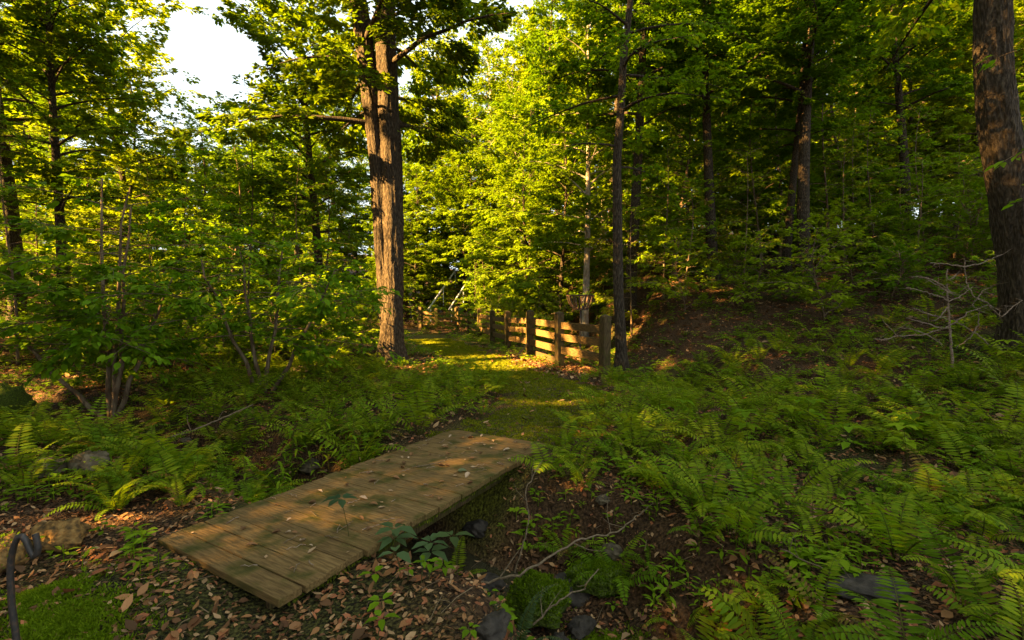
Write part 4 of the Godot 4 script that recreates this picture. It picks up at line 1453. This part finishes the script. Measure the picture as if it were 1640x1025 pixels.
func build_litter() -> void:
	rng.seed = 700
	var mb := Mb.new()
	var browns := [Color(0.24, 0.11, 0.04), Color(0.31, 0.15, 0.06), Color(0.13, 0.06, 0.025), Color(0.35, 0.21, 0.1), Color(0.28, 0.1, 0.04), Color(0.09, 0.045, 0.02)]
	var cnt := 0
	while cnt < 78000:
		var d := 1.0 + 17.0 * pow(rng.randf(), 1.45)
		var x := R(-1.15, 1.15) * (d + 1.0)
		if cnt < 3500:            # drifts against the fence
			x = R(0.0, 1.9)
			d = R(10.0, 14.0)
			if dist_line(Vector2(x, d), fence_pts) > 1.0 + nz.get_noise_2d(x * 8.0, d * 8.0):
				continue
		var p := Vector2(x, d)
		if on_deck(x, d, 0.0):
			continue
		if d > 4.6 and rng.randf() < 0.85 and dist_line(p, path_pts) < 0.9 and dist_line(p, fence_pts) > 1.1:
			continue
		cnt += 1
		var s := (R(0.016, 0.046) + (0.035 if rng.randf() < 0.08 else 0.0)) * (1.0 + d * 0.08)
		var b := Basis.from_euler(Vector3(R(-0.6, 0.6), R(0, TAU), R(-0.6, 0.6)))
		var c: Color = browns[rng.randi() % 6]
		var br := R(0.6, 1.2)
		mb.broad(W(x, gh(x, d) + R(0.002, 0.022), d), b.x, b.y, s, s * R(0.35, 0.65), Color(c.r * br, c.g * br, c.b * br), R(-0.3, 0.3))
	for i in 900:
		var d := 1.2 + 9.0 * pow(rng.randf(), 1.3)
		var x := R(-1.1, 1.1) * (d + 0.8)
		if on_deck(x, d, 0.05):
			continue
		var a := R(0, TAU)
		var h := Vector3(cos(a), R(-0.05, 0.05), sin(a)) * R(0.03, 0.13)
		var o := W(x, gh(x, d) + 0.012, d)
		var t := R(0.5, 1.3)
		mb.tube(PackedVector3Array([o - h, o + Vector3(R(-0.01, 0.01), 0.006, R(-0.01, 0.01)), o + h]), PackedFloat32Array([0.003, 0.0025, 0.0015]), 3, Color(0.16 * t, 0.11 * t, 0.06 * t))
	var lo := top("leaf_litter", mb.mesh(M.litter))
	tag(lo, "fallen brown leaves carpeting the woodland floor", "leaves", "", "stuff")
	# moss on the path and by the bridge foot
	rng.seed = 720
	var ms := Mb.new()
	var tries := 0
	cnt = 0
	while cnt < 15000 and tries < 120000:
		tries += 1
		var d := 1.4 + 20.0 * pow(rng.randf(), 1.1)
		var x := R(-3.6, 1.8)
		if d > 12.0:
			x = R(-6.0, 0.5)
		var p := Vector2(x, d)
		if d < 4.9 or on_deck(x, d, 0.02) or dist_line(p, path_pts) + nz.get_noise_2d(x * 10.0, d * 10.0) * 0.55 > 0.85 or dist_line(p, fence_pts) < 0.5:
			continue
		cnt += 1
		tuft(ms, x, d, 0.0, R(0.6, 1.3) * (1.0 + maxf(0.0, d - 6.0) * 0.06), jitter(Color(0.15, 0.19, 0.012), Color(0.26, 0.25, 0.012), 0.4))
	for q in [[-2.05, 2.14, 0.3], [-1.88, 1.93, 0.24], [-2.35, 2.35, 0.2], [0.55, 2.75, 0.2]]:
		for i in 1800:
			var a := R(0, TAU)
			var r: float = q[2] * absf(rng.randfn(0.0, 0.55)) * (1.0 + 0.35 * sin(a * 3.0 + q[0]) + 0.15 * sin(a * 7.0))
			tuft(ms, q[0] + cos(a) * r, q[1] + sin(a) * r, 0.03 * maxf(0.0, 1.0 - r / q[2]), R(0.5, 0.9), jitter(Color(0.13, 0.21, 0.008), Color(0.2, 0.27, 0.012), 0.4))
	var mo := top("moss", ms.mesh(M.leaf))
	tag(mo, "soft green moss along the path and the ground by the bridge", "moss", "", "stuff")
	# low leafy ground cover
	for k in 2:
		rng.seed = 740 + k
		var sp := Mb.new()
		cnt = 0
		while cnt < 4200:
			var d := 2.5 + 21.0 * pow(rng.randf(), 1.25)
			var x := R(-1.15, 1.15) * (d + 1.0)
			var p := Vector2(x, d)
			if nz.get_noise_2d(x * 5.0 + 30.0, d * 5.0 + 20.0 * k) < (0.1 if d < 7.0 else -0.1):
				continue
			if on_deck(x, d, 0.06) or dist_line(p, path_pts) < 1.0 or dist_line(p, stream_pts) < 0.35:
				continue
			if d < 3.4 and x < 0.3 and rng.randf() < 0.8:
				continue
			cnt += 1
			var s := R(0.4, 0.95) * (1.0 + d * 0.05)
			var o := W(x, gh(x, d) - 0.01, d)
			var col := jitter(GREEN, LIME, 0.25)
			var turn := R(0, TAU)
			for i in 7:
				var a := turn + TAU * i / 7 + R(-0.3, 0.3)
				var dr := Vector3(cos(a), R(-0.1, 0.35), sin(a)).normalized()
				var up := (Vector3.UP - dr * dr.y).normalized()
				var q := o + Vector3(cos(a) * 0.02, R(0.04, 0.13), sin(a) * 0.02) * s
				if d < 5.0:
					sp.broad(q, dr, up, R(0.06, 0.1) * s, (0.045 if k == 0 else 0.026) * s, col)
				else:
					sp.leaf(q, dr, up, R(0.06, 0.1) * s, (0.05 if k == 0 else 0.03) * s, col)
			sp.tube(PackedVector3Array([o, o + Vector3(0, 0.12 * s, 0)]), PackedFloat32Array([0.003, 0.002]), 3, col)
		tag(top("ground_cover", sp.mesh(M.leaf)), ["low round-leaved plants covering the woodland floor", "low narrow-leaved plants covering the woodland floor"][k], "ground cover", "", "stuff")

# ------------------------------------------------------------------ camera, light, build order
func _ready() -> void:
	rng.seed = 7
	nz.seed = 3
	nz.frequency = 0.12
	nz.fractal_octaves = 3
	nz2.seed = 8
	nz2.frequency = 0.05
	var cam := Camera3D.new()
	cam.name = "camera"
	cam.fov = 2.0 * rad_to_deg(atan(512.5 / 760.0))
	cam.far = 600.0
	cam.near = 0.05
	cam.position = Vector3(0, EYE, 0)
	cam.rotation_degrees.x = -1.7
	add_child(cam)
	var env := Environment.new()
	env.tonemap_mode = Environment.TONE_MAPPER_LINEAR
	env.background_mode = Environment.BG_SKY
	var sky := Sky.new()
	var pm := ProceduralSkyMaterial.new()
	pm.sky_top_color = L(0.265, 0.305, 0.325)
	pm.sky_horizon_color = L(0.305, 0.335, 0.33)
	pm.sky_curve = 0.2
	pm.ground_horizon_color = Color(0.5, 0.5, 0.45)
	pm.ground_bottom_color = Color(0.2, 0.18, 0.15)
	pm.sky_energy_multiplier = 1.0
	pm.sun_angle_max = 8.0
	sky.sky_material = pm
	env.sky = sky
	env.background_energy_multiplier = 0.32
	env.tonemap_exposure = 16.0
	env.sdfgi_enabled = true
	env.ssao_enabled = true
	env.ssil_enabled = true
	var we := WorldEnvironment.new()
	we.environment = env
	add_child(we)
	var sun := DirectionalLight3D.new()
	sun.name = "sun"
	sun.light_energy = 1.55
	sun.light_color = Color(1.0, 0.79, 0.46)
	sun.light_angular_distance = 0.55
	sun.shadow_enabled = true
	sun.look_at_from_position(SUN * 50.0, Vector3.ZERO)
	add_child(sun)

	# [spot, its radius, how far tree crowns keep off its sunbeam]
	sunny = [
		[W(0.4, 0.0, 11.4), 0.5, 1.3], [W(1.0, 0.7, 12.6), 0.3, 1.0], [W(-4.0, 0.0, 21.5), 1.6, 9.0],
		[W(0.0, 4.0, 24.0), 3.0, 9.0], [W(2.4, 5.0, 22.0), 2.0, 9.0], [W(1.0, 9.0, 27.0), 2.5, 9.0], [W(-10.0, 4.0, 27.0), 1.5, 2.5], [W(-5.0, 3.5, 32.5), 2.5, 5.0], [W(-0.6, 0.0, 12.8), 0.5, 1.5], [W(-2.0, 0.6, 23.5), 0.6, 2.0],
		[W(2.4, 1.6, 10.75), 0.3, 1.0], [W(-4.7, -0.1, 4.2), 0.4, 1.0],
		[W(4.3, 0.3, 6.8), 0.4, 0.8], [W(6.5, 1.8, 11.5), 0.5, 0.8], [W(8.2, 1.0, 7.4), 0.3, 0.8], [W(11.0, 2.8, 12.5), 0.6, 0.8],
	]
	make_materials()
	build_ground()
	put_wood()
	build_bridge()
	build_fence()
	build_basket()
	build_cabin()
	build_rocks()
	build_ferns()
	build_low_plants()
	build_pine()
	build_hook()
	print("litter ", Time.get_ticks_msec())
	build_litter()
	print("done ", Time.get_ticks_msec())
